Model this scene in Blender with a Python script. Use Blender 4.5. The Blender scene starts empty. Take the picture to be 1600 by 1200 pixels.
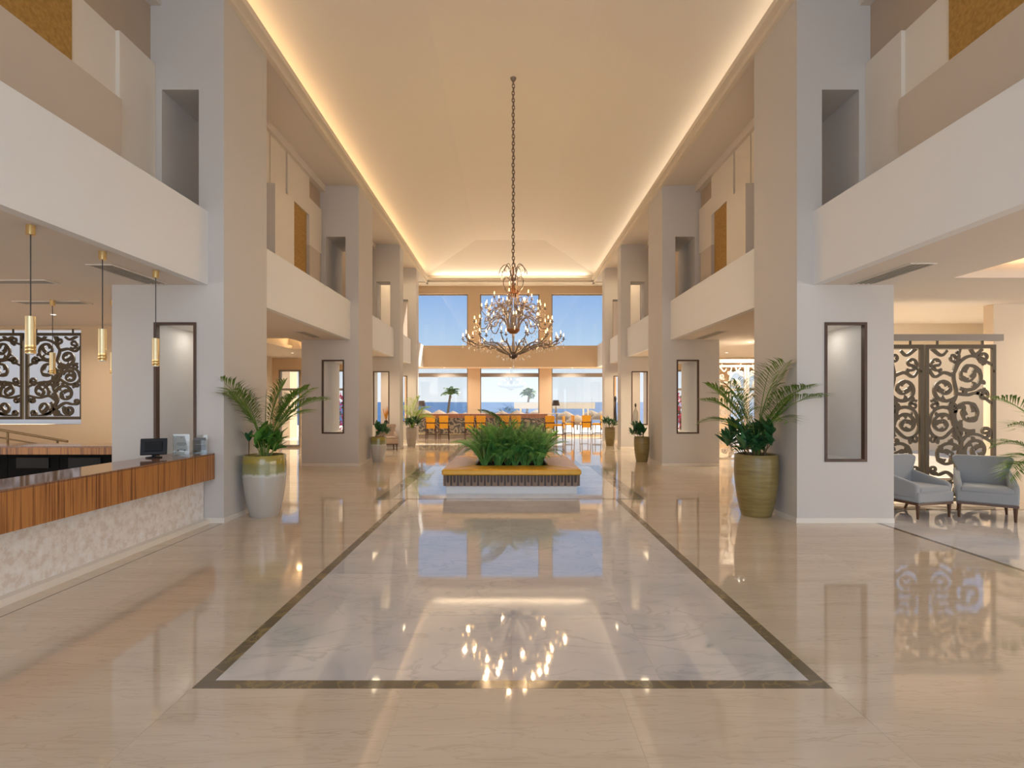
import bpy, math, random
from mathutils import Vector, Matrix
PI = math.pi
S = bpy.context.scene
COL = S.collection
# ------------------------------------------------------------------ camera (18 mm shift lens, 1600x1200 frame)
cam = bpy.data.objects.new('camera', bpy.data.cameras.new('camera'))
COL.objects.link(cam)
cam.location = (0, 0, 1.6)
cam.rotation_euler = (PI/2, 0, 0)
cam.data.sensor_width = 36
cam.data.lens = 820/1600*36
cam.data.shift_x = 2.5/1600
cam.data.shift_y = 28/1600
cam.data.clip_start = 0.05
cam.data.clip_end = 50000
S.camera = cam
# ------------------------------------------------------------------ sky
W = bpy.data.worlds.new('sky'); S.world = W; W.use_nodes = True
nt = W.node_tree; nt.nodes.clear()
n_out = nt.nodes.new('ShaderNodeOutputWorld'); n_bg = nt.nodes.new('ShaderNodeBackground')
n_tc = nt.nodes.new('ShaderNodeTexCoord'); n_sep = nt.nodes.new('ShaderNodeSeparateXYZ'); n_rmp = nt.nodes.new('ShaderNodeValToRGB')
nt.links.new(n_tc.outputs['Generated'], n_sep.inputs[0]); nt.links.new(n_sep.outputs['Z'], n_rmp.inputs[0])
nt.links.new(n_rmp.outputs[0], n_bg.inputs[0]); nt.links.new(n_bg.outputs[0], n_out.inputs[0])
el = n_rmp.color_ramp.elements
el[0].position = 0.0; el[0].color = (0.86, 0.90, 0.95, 1)
el[1].position = 1.0; el[1].color = (0.15, 0.29, 0.60, 1)
for p, c in ((0.05, (0.76, 0.84, 0.94)), (0.11, (0.50, 0.68, 0.92)), (0.20, (0.29, 0.49, 0.86)), (0.5, (0.20, 0.37, 0.70))):
    e = el.new(p); e.color = (*c, 1)
n_bg.inputs[1].default_value = 0.58
# ------------------------------------------------------------------ sun, large added fill lamps and cove lights
def sun(energy, elev, azim):
    d = bpy.data.lights.new('sun', 'SUN'); d.energy = energy; d.angle = 0.009; d.color = (1.0, 0.94, 0.84)
    o = bpy.data.objects.new('sun', d); COL.objects.link(o)
    v = Vector((math.sin(azim)*math.cos(elev), math.cos(azim)*math.cos(elev), math.sin(elev)))
    o.rotation_euler = v.to_track_quat('Z', 'Y').to_euler(); o.location = v*60
sun(6.5, math.radians(48), math.radians(30))
def area(name, loc, direction, sx, sy, power, color, spread=PI):
    d = bpy.data.lights.new(name, 'AREA'); d.shape = 'RECTANGLE'; d.size = sx; d.size_y = sy
    d.energy = power; d.color = color; d.spread = spread
    o = bpy.data.objects.new(name, d); COL.objects.link(o); o.location = loc
    o.rotation_euler = Vector(direction).to_track_quat('-Z', 'Y').to_euler()
    return o
DAY = (0.76, 0.88, 1.0); WARM = (1.0, 0.80, 0.55); SOFT = (1.0, 0.90, 0.76)
# added lamps standing in for daylight from an unseen entrance behind the camera
area('entrance_fill', (0, -6.6, 3.6), (0, 1, -0.03), 7.2, 6.4, 210, DAY)
area('entrance_fill_left', (-8.0, -6.6, 1.6), (0, 1, 0), 7.0, 2.8, 25, DAY)
area('entrance_fill_right', (8.0, -6.6, 1.6), (0, 1, 0), 7.0, 2.8, 40, DAY)
# added fill lamps along the solid outer aisle walls, imitating daylight
area('aisle_fill_left', (-12.4, 1.0, 1.6), (1, 0, 0), 13.0, 2.8, 110, (1.0, 0.97, 0.94))
area('aisle_fill_right', (12.4, 1.0, 1.6), (-1, 0, 0), 13.0, 2.8, 180, (1.0, 0.97, 0.94))
# LED strips lying in the cornice troughs
for s in (-1, 1):
    area('cove_strip', (s*3.86, 8.5, 7.13), (-s*0.96, 0, 0.26), 29.0, 0.08, 36 if s < 0 else 22, (1.0, 0.70, 0.40) if s < 0 else SOFT)
area('cove_strip_end', (0, 23.75, 7.13), (0, -0.96, 0.26), 6.8, 0.08, 24, SOFT)
S.view_settings.view_transform = 'Standard'
S.view_settings.look = 'None'
S.view_settings.gamma = 1.0
S.view_settings.use_curve_mapping = False
S.view_settings.exposure = 0.85
S.cycles.use_denoising = True
S.cycles.max_bounces = 10
S.cycles.diffuse_bounces = 5
S.cycles.glossy_bounces = 4
S.cycles.transparent_max_bounces = 12
S.cycles.sample_clamp_indirect = 6.0
S.cycles.caustics_reflective = False
S.cycles.caustics_refractive = False

# ------------------------------------------------------------------ materials
MATS = {}
def mat(name, color, rough=0.5, metal=0.0, ior=1.5, coat=0.0, emit=None, estr=0.0, noise=None, bump=None, alpha=None, trans=0.0, sheen=0.0, spec=0.5):
    """noise=(scale, amount, second colour or None, stretch xyz); bump=(scale, strength, distance)"""
    m = bpy.data.materials.new(name); m.use_nodes = True; MATS[name] = m
    t = m.node_tree; b = t.nodes['Principled BSDF']
    b.inputs['Base Color'].default_value = (*color, 1); b.inputs['Roughness'].default_value = rough
    b.inputs['Metallic'].default_value = metal; b.inputs['IOR'].default_value = ior
    b.inputs['Coat Weight'].default_value = coat; b.inputs['Coat Roughness'].default_value = 0.08
    b.inputs['Transmission Weight'].default_value = trans; b.inputs['Sheen Weight'].default_value = sheen
    b.inputs['Specular IOR Level'].default_value = spec
    if emit: b.inputs['Emission Color'].default_value = (*emit, 1); b.inputs['Emission Strength'].default_value = estr
    if noise or bump:
        tc = t.nodes.new('ShaderNodeTexCoord')
    if noise:
        sc, amt, c2, st = noise
        mp = t.nodes.new('ShaderNodeMapping'); mp.inputs['Scale'].default_value = st
        nz = t.nodes.new('ShaderNodeTexNoise'); nz.inputs['Scale'].default_value = sc; nz.inputs['Detail'].default_value = 5
        rp = t.nodes.new('ShaderNodeMapRange'); rp.inputs[1].default_value = 0.3; rp.inputs[2].default_value = 0.7
        mx = t.nodes.new('ShaderNodeMix'); mx.data_type = 'RGBA'
        c2 = c2 or tuple(max(0, c*(1-amt)) for c in color)
        mx.inputs[6].default_value = (*color, 1); mx.inputs[7].default_value = (*c2, 1)
        t.links.new(tc.outputs['Object'], mp.inputs[0]); t.links.new(mp.outputs[0], nz.inputs['Vector'])
        t.links.new(nz.outputs['Fac'], rp.inputs[0]); t.links.new(rp.outputs[0], mx.inputs[0]); t.links.new(mx.outputs[2], b.inputs['Base Color'])
    if bump:
        nz = t.nodes.new('ShaderNodeTexNoise'); nz.inputs['Scale'].default_value = bump[0]; nz.inputs['Detail'].default_value = 3
        bp = t.nodes.new('ShaderNodeBump'); bp.inputs['Strength'].default_value = bump[1]; bp.inputs['Distance'].default_value = bump[2]
        t.links.new(tc.outputs['Object'], nz.inputs['Vector']); t.links.new(nz.outputs['Fac'], bp.inputs['Height']); t.links.new(bp.outputs[0], b.inputs['Normal'])
    return m
def N(t, typ, **kw):
    n = t.nodes.new(typ)
    for k, v in kw.items(): setattr(n, k, v)
    return n
def ramp(t, stops):
    r = t.nodes.new('ShaderNodeValToRGB'); e = r.color_ramp.elements
    e[0].position, e[0].color = stops[0][0], (*stops[0][1], 1); e[1].position, e[1].color = stops[-1][0], (*stops[-1][1], 1)
    for p, c in stops[1:-1]:
        q = e.new(p); q.color = (*c, 1)
    return r
def marble(name, c1, c2, cv, vein_scale, stretch, rough, ior, wave=0.0012, tone=0.02):
    """polished stone: two soft tones, thin dark veins, a slow polish waviness; each slab shifts the pattern"""
    m = bpy.data.materials.new(name); m.use_nodes = True; MATS[name] = m
    t = m.node_tree; b = t.nodes['Principled BSDF']; L = t.links.new
    tc = N(t, 'ShaderNodeTexCoord'); oi = N(t, 'ShaderNodeObjectInfo')
    mul = N(t, 'ShaderNodeMath', operation='MULTIPLY'); mul.inputs[1].default_value = 37.0
    add = N(t, 'ShaderNodeVectorMath', operation='ADD')
    L(oi.outputs['Random'], mul.inputs[0]); L(tc.outputs['Object'], add.inputs[0]); L(mul.outputs[0], add.inputs[1])
    mp = N(t, 'ShaderNodeMapping'); mp.inputs['Scale'].default_value = stretch; L(add.outputs[0], mp.inputs[0])
    n1 = N(t, 'ShaderNodeTexNoise'); n1.inputs['Scale'].default_value = 1.6; n1.inputs['Detail'].default_value = 6; L(mp.outputs[0], n1.inputs['Vector'])
    r1 = ramp(t, [(0.30, c1), (0.70, c2)]); L(n1.outputs['Fac'], r1.inputs[0])
    n2 = N(t, 'ShaderNodeTexNoise'); n2.inputs['Scale'].default_value = vein_scale; n2.inputs['Detail'].default_value = 8; n2.inputs['Distortion'].default_value = 1.2; L(mp.outputs[0], n2.inputs['Vector'])
    r2 = ramp(t, [(0.47, (0, 0, 0)), (0.50, (1, 1, 1)), (0.53, (0, 0, 0))]); L(n2.outputs['Fac'], r2.inputs[0])
    n3 = N(t, 'ShaderNodeTexNoise'); n3.inputs['Scale'].default_value = 2.3; L(mp.outputs[0], n3.inputs['Vector'])
    vm = N(t, 'ShaderNodeMath', operation='MULTIPLY'); L(r2.outputs[0], vm.inputs[0]); L(n3.outputs['Fac'], vm.inputs[1])
    mx = N(t, 'ShaderNodeMix', data_type='RGBA'); L(vm.outputs[0], mx.inputs[0]); L(r1.outputs[0], mx.inputs[6]); mx.inputs[7].default_value = (*cv, 1)
    hv = N(t, 'ShaderNodeHueSaturation')
    mr = N(t, 'ShaderNodeMapRange'); mr.inputs[3].default_value = 1-tone; mr.inputs[4].default_value = 1+tone
    L(oi.outputs['Random'], mr.inputs[0]); L(mr.outputs[0], hv.inputs['Value']); L(mx.outputs[2], hv.inputs['Color'])
    L(hv.outputs[0], b.inputs['Base Color'])
    b.inputs['Roughness'].default_value = rough; b.inputs['IOR'].default_value = ior
    geo = N(t, 'ShaderNodeNewGeometry')
    nb = N(t, 'ShaderNodeTexNoise'); nb.inputs['Scale'].default_value = 1.1; nb.inputs['Detail'].default_value = 1; L(geo.outputs['Position'], nb.inputs['Vector'])
    bp = N(t, 'ShaderNodeBump'); bp.inputs['Strength'].default_value = 0.6; bp.inputs['Distance'].default_value = wave
    L(nb.outputs['Fac'], bp.inputs['Height']); L(bp.outputs[0], b.inputs['Normal'])
    return m
mat('wall', (0.60, 0.57, 0.545), 0.75, bump=(60, 0.12, 0.002), spec=0.3)
mat('parapet', (0.775, 0.785, 0.80), 0.7, spec=0.3)
mat('bay_wall', (0.50, 0.40, 0.31), 0.8, spec=0.2)
mat('aisle_wall', (0.68, 0.51, 0.34), 0.8, spec=0.2)
mat('ceiling_paint', (0.82, 0.745, 0.64), 0.8, spec=0.2)
mat('soffit', (0.72, 0.655, 0.59), 0.8, spec=0.2)
mat('cornice', (0.76, 0.67, 0.55), 0.7, spec=0.2)
mat('panel_cream', (0.78, 0.72, 0.64), 0.7, spec=0.3)
mat('panel_tan', (0.60, 0.52, 0.44), 0.7, spec=0.3)
mat('panel_gold', (0.52, 0.31, 0.08), 0.55, metal=0.25, noise=(26, 0.3, (0.36, 0.20, 0.045), (1, 1, 1)), bump=(60, 0.5, 0.004))
mat('skirting', (0.80, 0.75, 0.68), 0.25)
mat('dark_wood', (0.085, 0.040, 0.022), 0.4, noise=(8, 0.4, None, (1, 1, 0.2)))
mat('chair_wood', (0.13, 0.055, 0.022), 0.35, noise=(8, 0.4, None, (1, 1, 0.2)))
marble('marble_beige', (0.62, 0.52, 0.41), (0.69, 0.595, 0.485), (0.52, 0.41, 0.30), 5.0, (0.35, 3.2, 1), 0.05, 1.85)
marble('marble_white', (0.58, 0.585, 0.61), (0.74, 0.715, 0.71), (0.47, 0.475, 0.49), 2.6, (0.6, 1.3, 1), 0.04, 2.4)
marble('marble_brown', (0.14, 0.112, 0.078), (0.215, 0.175, 0.115), (0.40, 0.29, 0.12), 4.0, (1, 1, 1), 0.12, 1.5)
marble('marble_grey', (0.30, 0.255, 0.21), (0.42, 0.37, 0.32), (0.20, 0.16, 0.12), 3.0, (1, 1, 1), 0.08, 1.6)
mat('brass', (0.80, 0.58, 0.26), 0.28, metal=1.0)
mat('brass_pale', (0.66, 0.54, 0.32), 0.38, metal=1.0)
mat('bronze', (0.185, 0.125, 0.062), 0.5, metal=0.2)
mat('screen_metal', (0.075, 0.052, 0.024), 0.55)
mat('cord', (0.05, 0.045, 0.04), 0.6)
mat('black', (0.010, 0.010, 0.011), 0.5, spec=0.2)
mat('black_panel', (0.006, 0.006, 0.006), 0.8, spec=0.1)
mat('grille', (0.36, 0.33, 0.29), 0.6)
mat('white_plastic', (0.80, 0.80, 0.80), 0.4)
mat('fabric_grey', (0.34, 0.36, 0.38), 0.9, sheen=0.3, noise=(180, 0.12, None, (1, 1, 1)), bump=(350, 0.25, 0.001), spec=0.2)
mat('fabric_tan', (0.40, 0.30, 0.24), 0.9, sheen=0.3, noise=(120, 0.15, None, (1, 1, 1)), spec=0.2)
mat('leather_mustard', (0.82, 0.43, 0.03), 0.30, noise=(5, 0.15, None, (1, 1, 1)), bump=(90, 0.10, 0.001), ior=1.6)
mat('leather_yellow', (0.90, 0.42, 0.010), 0.5, noise=(9, 0.12, None, (1, 1, 1)))
mat('stool_wood', (0.075, 0.030, 0.020), 0.4)
mat('white_lacquer', (0.78, 0.78, 0.78), 0.2)
mat('soil', (0.035, 0.024, 0.018), 0.95, bump=(60, 0.8, 0.01))
mat('pot_olive', (0.30, 0.235, 0.085), 0.32, noise=(5, 0.3, (0.20, 0.145, 0.05), (0.6, 0.6, 5)), bump=(14, 0.15, 0.004))
mat('pot_beige', (0.50, 0.42, 0.33), 0.35, noise=(6, 0.2, None, (0.6, 0.6, 4)))
mat('palm_green', (0.085, 0.20, 0.030), 0.45, noise=(3, 0.4, (0.19, 0.28, 0.035), (1, 1, 1)))
mat('palm_dark', (0.045, 0.13, 0.045), 0.45, noise=(3, 0.4, (0.085, 0.20, 0.05), (1, 1, 1)))
mat('palm_bed', (0.09, 0.37, 0.11), 0.5, noise=(3, 0.4, (0.26, 0.52, 0.09), (1, 1, 1)))
mat('seating_wall', (0.74, 0.62, 0.48), 0.8, spec=0.2)
mat('niche_lining', (0.78, 0.77, 0.755), 0.5)
mat('palm_light', (0.42, 0.58, 0.03), 0.45, noise=(3, 0.3, (0.24, 0.42, 0.02), (1, 1, 1)))
mat('leaf_dark', (0.030, 0.115, 0.045), 0.32, noise=(6, 0.4, (0.055, 0.17, 0.05), (1, 1, 1)))
mat('leaf_green', (0.065, 0.22, 0.035), 0.35, noise=(6, 0.4, (0.13, 0.30, 0.04), (1, 1, 1)))
mat('stem_brown', (0.16, 0.11, 0.055), 0.8)
mat('stem_green', (0.24, 0.27, 0.06), 0.6)
mat('trunk', (0.17, 0.12, 0.085), 0.9, noise=(12, 0.4, None, (1, 1, 3)))
mat('thatch', (0.46, 0.30, 0.17), 0.9, noise=(14, 0.3, None, (1, 1, 0.2)))
mat('sand', (0.76, 0.66, 0.52), 0.9, noise=(0.5, 0.12, None, (1, 1, 1)))
mat('terrace_stone', (0.74, 0.66, 0.55), 0.6, noise=(0.8, 0.1, None, (1, 1, 1)))
mat('sea_water', (0.003, 0.042, 0.125), 0.5, noise=(0.01, 0.3, (0.006, 0.062, 0.17), (0.12, 1, 1)), spec=0.15)
mat('canopy_plaster', (0.80, 0.68, 0.53), 0.8)
mat('courtyard_plaster', (0.82, 0.74, 0.62), 0.8)
mat('garden_plaster', (0.95, 0.69, 0.43), 0.8)
mat('courtyard_white', (0.86, 0.80, 0.72), 0.8)
mat('pink_flower', (0.70, 0.03, 0.22), 0.6, noise=(9, 0.5, (0.85, 0.12, 0.38), (1, 1, 1)))
mat('lamp_shade', (0.075, 0.060, 0.055), 0.8)
mat('vase_glass', (0.55, 0.50, 0.42), 0.1, trans=0.4)
mat('vase_grey', (0.36, 0.40, 0.43), 0.3)
mat('vase_dark', (0.035, 0.030, 0.028), 0.35)
mat('dried', (0.62, 0.26, 0.03), 0.8)
mat('chandelier_metal', (0.25, 0.195, 0.155), 0.38, metal=0.7)
mat('crystal', (0.86, 0.83, 0.80), 0.05, ior=1.5, spec=1.0, coat=1.0)
mat('copper', (0.30, 0.12, 0.05), 0.4, metal=0.7)
mat('candle_bulb', (1, 0.7, 0.3), 0.4, emit=(1.0, 0.58, 0.20), estr=7)
mat('spot_lens', (1, 0.95, 0.85), 0.4, emit=(1.0, 0.9, 0.75), estr=3)
mat('screen_black', (0.016, 0.016, 0.018), 0.4, spec=0.2)
mat('paper', (0.80, 0.80, 0.80), 0.6)
mat('print_grey', (0.30, 0.30, 0.31), 0.7)
mat('brochure', (0.16, 0.17, 0.19), 0.5)
mat('frame_grey', (0.26, 0.225, 0.19), 0.5)
mat('rail_bronze', (0.30, 0.21, 0.11), 0.35, metal=0.8)
def m_glass(name, fac, tint=(1, 1, 1)):
    m = bpy.data.materials.new(name); m.use_nodes = True; MATS[name] = m
    t = m.node_tree; t.nodes.clear(); o = N(t, 'ShaderNodeOutputMaterial'); mx = N(t, 'ShaderNodeMixShader')
    a = N(t, 'ShaderNodeBsdfTransparent'); a.inputs[0].default_value = (*tint, 1); g = N(t, 'ShaderNodeBsdfGlossy'); g.inputs['Roughness'].default_value = 0.02
    mx.inputs[0].default_value = fac; t.links.new(a.outputs[0], mx.inputs[1]); t.links.new(g.outputs[0], mx.inputs[2]); t.links.new(mx.outputs[0], o.inputs[0])
m_glass('window_glass', 0.05, (0.97, 0.985, 0.98))
m_glass('acrylic', 0.12, (0.93, 0.95, 0.95))
def m_zebra(name, dark, mid, light, rough):
    """zebrano veneer: fine vertical stripes along the counter"""
    m = bpy.data.materials.new(name); m.use_nodes = True; MATS[name] = m
    t = m.node_tree; b = t.nodes['Principled BSDF']; L = t.links.new
    tc = N(t, 'ShaderNodeTexCoord'); mp = N(t, 'ShaderNodeMapping'); mp.inputs['Scale'].default_value = (14, 14, 0.25); L(tc.outputs['Object'], mp.inputs[0])
    n1 = N(t, 'ShaderNodeTexNoise'); n1.inputs['Scale'].default_value = 2.2; n1.inputs['Detail'].default_value = 6; n1.inputs['Roughness'].default_value = 0.7; L(mp.outputs[0], n1.inputs['Vector'])
    r = ramp(t, [(0.36, dark), (0.46, mid), (0.54, light), (0.66, mid)]); L(n1.outputs['Fac'], r.inputs[0]); L(r.outputs[0], b.inputs['Base Color'])
    b.inputs['Roughness'].default_value = rough
m_zebra('zebrano', (0.14, 0.050, 0.018), (0.34, 0.135, 0.040), (0.50, 0.225, 0.065), 0.3)
m_zebra('desk_top', (0.15, 0.07, 0.045), (0.24, 0.12, 0.07), (0.29, 0.15, 0.09), 0.08)
m_zebra('fin_wood', (0.13, 0.085, 0.06), (0.25, 0.155, 0.10), (0.31, 0.21, 0.15), 0.45)
m_zebra('bar_wood', (0.24, 0.10, 0.05), (0.36, 0.16, 0.09), (0.42, 0.21, 0.12), 0.35)
def m_travertine():
    m = bpy.data.materials.new('desk_stone'); m.use_nodes = True; MATS['desk_stone'] = m
    t = m.node_tree; b = t.nodes['Principled BSDF']; L = t.links.new
    tc = N(t, 'ShaderNodeTexCoord'); n1 = N(t, 'ShaderNodeTexNoise'); n1.inputs['Scale'].default_value = 11; n1.inputs['Detail'].default_value = 9; n1.inputs['Roughness'].default_value = 0.68; L(tc.outputs['Object'], n1.inputs['Vector'])
    r = ramp(t, [(0.34, (0.86, 0.855, 0.85)), (0.50, (0.79, 0.76, 0.735)), (0.60, (0.68, 0.61, 0.55)), (0.70, (0.80, 0.78, 0.77))]); L(n1.outputs['Fac'], r.inputs[0]); L(r.outputs[0], b.inputs['Base Color'])
    b.inputs['Roughness'].default_value = 0.4
m_travertine()
def m_pot_glaze():
    """cream pot with a runny yellow-green glaze round its upper third"""
    m = bpy.data.materials.new('pot_glazed'); m.use_nodes = True; MATS['pot_glazed'] = m
    t = m.node_tree; b = t.nodes['Principled BSDF']; L = t.links.new
    tc = N(t, 'ShaderNodeTexCoord'); sp = N(t, 'ShaderNodeSeparateXYZ'); L(tc.outputs['Generated'], sp.inputs[0])
    nz = N(t, 'ShaderNodeTexNoise'); nz.inputs['Scale'].default_value = 5; nz.inputs['Detail'].default_value = 4; L(tc.outputs['Generated'], nz.inputs['Vector'])
    ma = N(t, 'ShaderNodeMath', operation='MULTIPLY_ADD'); ma.inputs[1].default_value = 0.14; L(nz.outputs['Fac'], ma.inputs[0]); L(sp.outputs['Z'], ma.inputs[2])
    r = ramp(t, [(0.0, (0.46, 0.43, 0.385)), (0.72, (0.50, 0.47, 0.42)), (0.755, (0.60, 0.60, 0.55)), (0.79, (0.30, 0.30, 0.13)), (0.92, (0.27, 0.245, 0.085)), (0.985, (0.40, 0.30, 0.035)), (1.0, (0.36, 0.28, 0.06))])
    L(ma.outputs[0], r.inputs[0]); L(r.outputs[0], b.inputs['Base Color']); b.inputs['Roughness'].default_value = 0.15; b.inputs['Coat Weight'].default_value = 0.6
m_pot_glaze()
def m_bar_print():
    """dark bar front printed with pale tropical leaves"""
    m = bpy.data.materials.new('bar_print'); m.use_nodes = True; MATS['bar_print'] = m
    t = m.node_tree; b = t.nodes['Principled BSDF']; L = t.links.new
    tc = N(t, 'ShaderNodeTexCoord'); nz = N(t, 'ShaderNodeTexNoise'); nz.inputs['Scale'].default_value = 2.0; L(tc.outputs['Object'], nz.inputs['Vector'])
    mx = N(t, 'ShaderNodeVectorMath', operation='MULTIPLY_ADD'); mx.inputs[1].default_value = (1.6, 1.6, 1.6); L(nz.outputs['Color'], mx.inputs[0]); L(tc.outputs['Object'], mx.inputs[2])
    wv = N(t, 'ShaderNodeTexWave', bands_direction='DIAGONAL'); wv.inputs['Scale'].default_value = 1.7; wv.inputs['Distortion'].default_value = 5; L(mx.outputs[0], wv.inputs['Vector'])
    r = ramp(t, [(0.25, (0.10, 0.095, 0.090)), (0.52, (0.17, 0.15, 0.125)), (0.70, (0.42, 0.33, 0.20)), (0.85, (0.25, 0.26, 0.24)), (1.0, (0.50, 0.40, 0.28))]); L(wv.outputs[0], r.inputs[0]); L(r.outputs[0], b.inputs['Base Color']); b.inputs['Roughness'].default_value = 0.4
m_bar_print()

# ------------------------------------------------------------------ mesh tools
class MB:
    def __init__(s): s.v = []; s.f = []
    def add(s, vs, fs):
        k = len(s.v); s.v += [tuple(p) for p in vs]; s.f += [tuple(i+k for i in f) for f in fs]; return s
    def box(s, x0, x1, y0, y1, z0, z1):
        return s.add([(x0,y0,z0),(x1,y0,z0),(x1,y1,z0),(x0,y1,z0),(x0,y0,z1),(x1,y0,z1),(x1,y1,z1),(x0,y1,z1)],
                     [(0,3,2,1),(4,5,6,7),(0,1,5,4),(1,2,6,5),(2,3,7,6),(3,0,4,7)])
    def prism(s, pts, a0, a1, axis='y'):
        """closed 2D outline pushed along an axis; pts are (x,z) for y, (y,z) for x, (x,y) for z"""
        n = len(pts)
        def P(p, a): return (p[0], a, p[1]) if axis == 'y' else (a, p[0], p[1]) if axis == 'x' else (p[0], p[1], a)
        vs = [P(p, a0) for p in pts]+[P(p, a1) for p in pts]
        fs = [tuple(range(n)), tuple(range(2*n-1, n-1, -1))]+[(i, i+n, (i+1) % n+n, (i+1) % n) for i in range(n)]
        return s.add(vs, fs)
    def lathe(s, prof, n=24, c=(0, 0, 0)):
        k = len(s.v)
        for r, z in prof:
            for i in range(n):
                a = 2*PI*i/n; s.v.append((c[0]+r*math.cos(a), c[1]+r*math.sin(a), c[2]+z))
        for j in range(len(prof)-1):
            for i in range(n):
                a, b = k+j*n+i, k+j*n+(i+1) % n; s.f.append((a, b, b+n, a+n))
        s.f.append(tuple(k+i for i in range(n-1, -1, -1))); s.f.append(tuple(k+(len(prof)-1)*n+i for i in range(n)))
        return s
    def tube(s, pts, rad, n=6, cap=True):
        pts = [Vector(p) for p in pts]; m = len(pts); k = len(s.v)
        rads = rad if isinstance(rad, (list, tuple)) else [rad]*m
        t0 = (pts[1]-pts[0]).normalized(); up = Vector((0, 0, 1)) if abs(t0.z) < 0.9 else Vector((1, 0, 0))
        u = t0.cross(up).normalized()
        for i in range(m):
            t = (pts[min(i+1, m-1)]-pts[max(i-1, 0)]).normalized()
            u = (u-t*u.dot(t)).normalized(); w = t.cross(u)
            for j in range(n):
                a = 2*PI*j/n; s.v.append(tuple(pts[i]+(u*math.cos(a)+w*math.sin(a))*rads[i]))
        for i in range(m-1):
            for j in range(n):
                a, b = k+i*n+j, k+i*n+(j+1) % n; s.f.append((a, b, b+n, a+n))
        if cap:
            s.f.append(tuple(k+i for i in range(n-1, -1, -1))); s.f.append(tuple(k+(m-1)*n+i for i in range(n)))
        return s
    def ball(s, c, r, n=8, sz=1.0):
        return s.lathe([(max(1e-4, r*math.sin(PI*j/n)), -r*sz*math.cos(PI*j/n)) for j in range(n+1)], n+2, c)
    def grid_solid(s, xs, zs, filled, y0, y1):
        """a slab in the XZ plane made of cells, with holes; one connected mesh"""
        idx = {}
        def V(i, j, k):
            if (i, j, k) not in idx: idx[(i, j, k)] = len(s.v); s.v.append((xs[i], (y0, y1)[k], zs[j]))
            return idx[(i, j, k)]
        F = lambda i, j: 0 <= i < len(xs)-1 and 0 <= j < len(zs)-1 and filled(i, j)
        for i in range(len(xs)-1):
            for j in range(len(zs)-1):
                if not F(i, j): continue
                s.f.append((V(i,j,0), V(i+1,j,0), V(i+1,j+1,0), V(i,j+1,0)))
                s.f.append((V(i,j,1), V(i,j+1,1), V(i+1,j+1,1), V(i+1,j,1)))
                if not F(i-1, j): s.f.append((V(i,j,0), V(i,j+1,0), V(i,j+1,1), V(i,j,1)))
                if not F(i+1, j): s.f.append((V(i+1,j,0), V(i+1,j,1), V(i+1,j+1,1), V(i+1,j+1,0)))
                if not F(i, j-1): s.f.append((V(i,j,0), V(i,j,1), V(i+1,j,1), V(i+1,j,0)))
                if not F(i, j+1): s.f.append((V(i,j+1,0), V(i+1,j+1,0), V(i+1,j+1,1), V(i,j+1,1)))
        return s
    def xf(s, M):
        s.v = [tuple(M @ Vector(p)) for p in s.v]; return s
    def mesh(s, name, m, smooth=None):
        me = bpy.data.meshes.new(name); me.from_pydata(s.v, [], s.f); me.update()
        me.materials.append(MATS[m] if isinstance(m, str) else m)
        if smooth is not None:
            me.polygons.foreach_set('use_smooth', [True]*len(me.polygons)); me.set_sharp_from_angle(angle=math.radians(smooth))
        return me
    def build(s, name, m, parent=None, loc=(0, 0, 0), rot=(0, 0, 0), smooth=None, bevel=None):
        return place(name, s.mesh(name, m, smooth), parent, loc, rot, bevel)
def place(name, me, parent=None, loc=(0, 0, 0), rot=(0, 0, 0), bevel=None):
    o = bpy.data.objects.new(name, me); COL.objects.link(o); o.location = loc; o.rotation_euler = rot
    if parent: o.parent = parent
    if bevel:
        b = o.modifiers.new('bevel', 'BEVEL'); b.width = bevel[0]; b.segments = bevel[1]; b.limit_method = 'ANGLE'
        me.polygons.foreach_set('use_smooth', [True]*len(me.polygons)); me.set_sharp_from_angle(angle=math.radians(40 if bevel[1] < 3 else 75))
    return o
def tag(o, label=None, cat=None, group=None, kind=None):
    for k, v in (('label', label), ('category', cat), ('group', group), ('kind', kind)):
        if v: o[k] = v
    return o
def thing(name, label, cat, loc=(0, 0, 0), rz=0, group=None, kind=None):
    o = bpy.data.objects.new(name, None); COL.objects.link(o); o.location = loc; o.rotation_euler = (0, 0, rz); o.empty_display_size = 0.1
    return tag(o, label, cat, group, kind)
def struct(o, label, cat): return tag(o, label, cat, None, 'structure')
def copy_tree(o, parent=None):
    c = o.copy(); COL.objects.link(c); c.parent = parent
    for ch in o.children: copy_tree(ch, c)
    return c
def ring(mb, x0, x1, z0, z1, t, y0, y1):
    xs = [x0, x0+t, x1-t, x1]; zs = [z0, z0+t, z1-t, z1]
    return mb.grid_solid(xs, zs, lambda i, j: not (i == 1 and j == 1), y0, y1)
def smooth_path(pts, n=6):
    """Catmull-Rom through the points"""
    P = [Vector(p) for p in pts]; P = [2*P[0]-P[1]]+P+[2*P[-1]-P[-2]]; out = []
    for i in range(1, len(P)-2):
        for k in range(n):
            t = k/n; a, b, c, d = P[i-1], P[i], P[i+1], P[i+2]
            out.append(0.5*((2*b)+(c-a)*t+(2*a-5*b+4*c-d)*t*t+(3*b-a-3*c+d)*t**3))
    out.append(P[-2]); return out

# ================================================================== THE SETTING
XI = 3.79            # inner faces of the columns
D_END = 24.3         # glazed end wall
ZS = 3.15            # underside of the gallery
ZB = 7.0             # ceiling of the gallery bays
SIDE = ((-1, 'left'), (1, 'right'))
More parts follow.
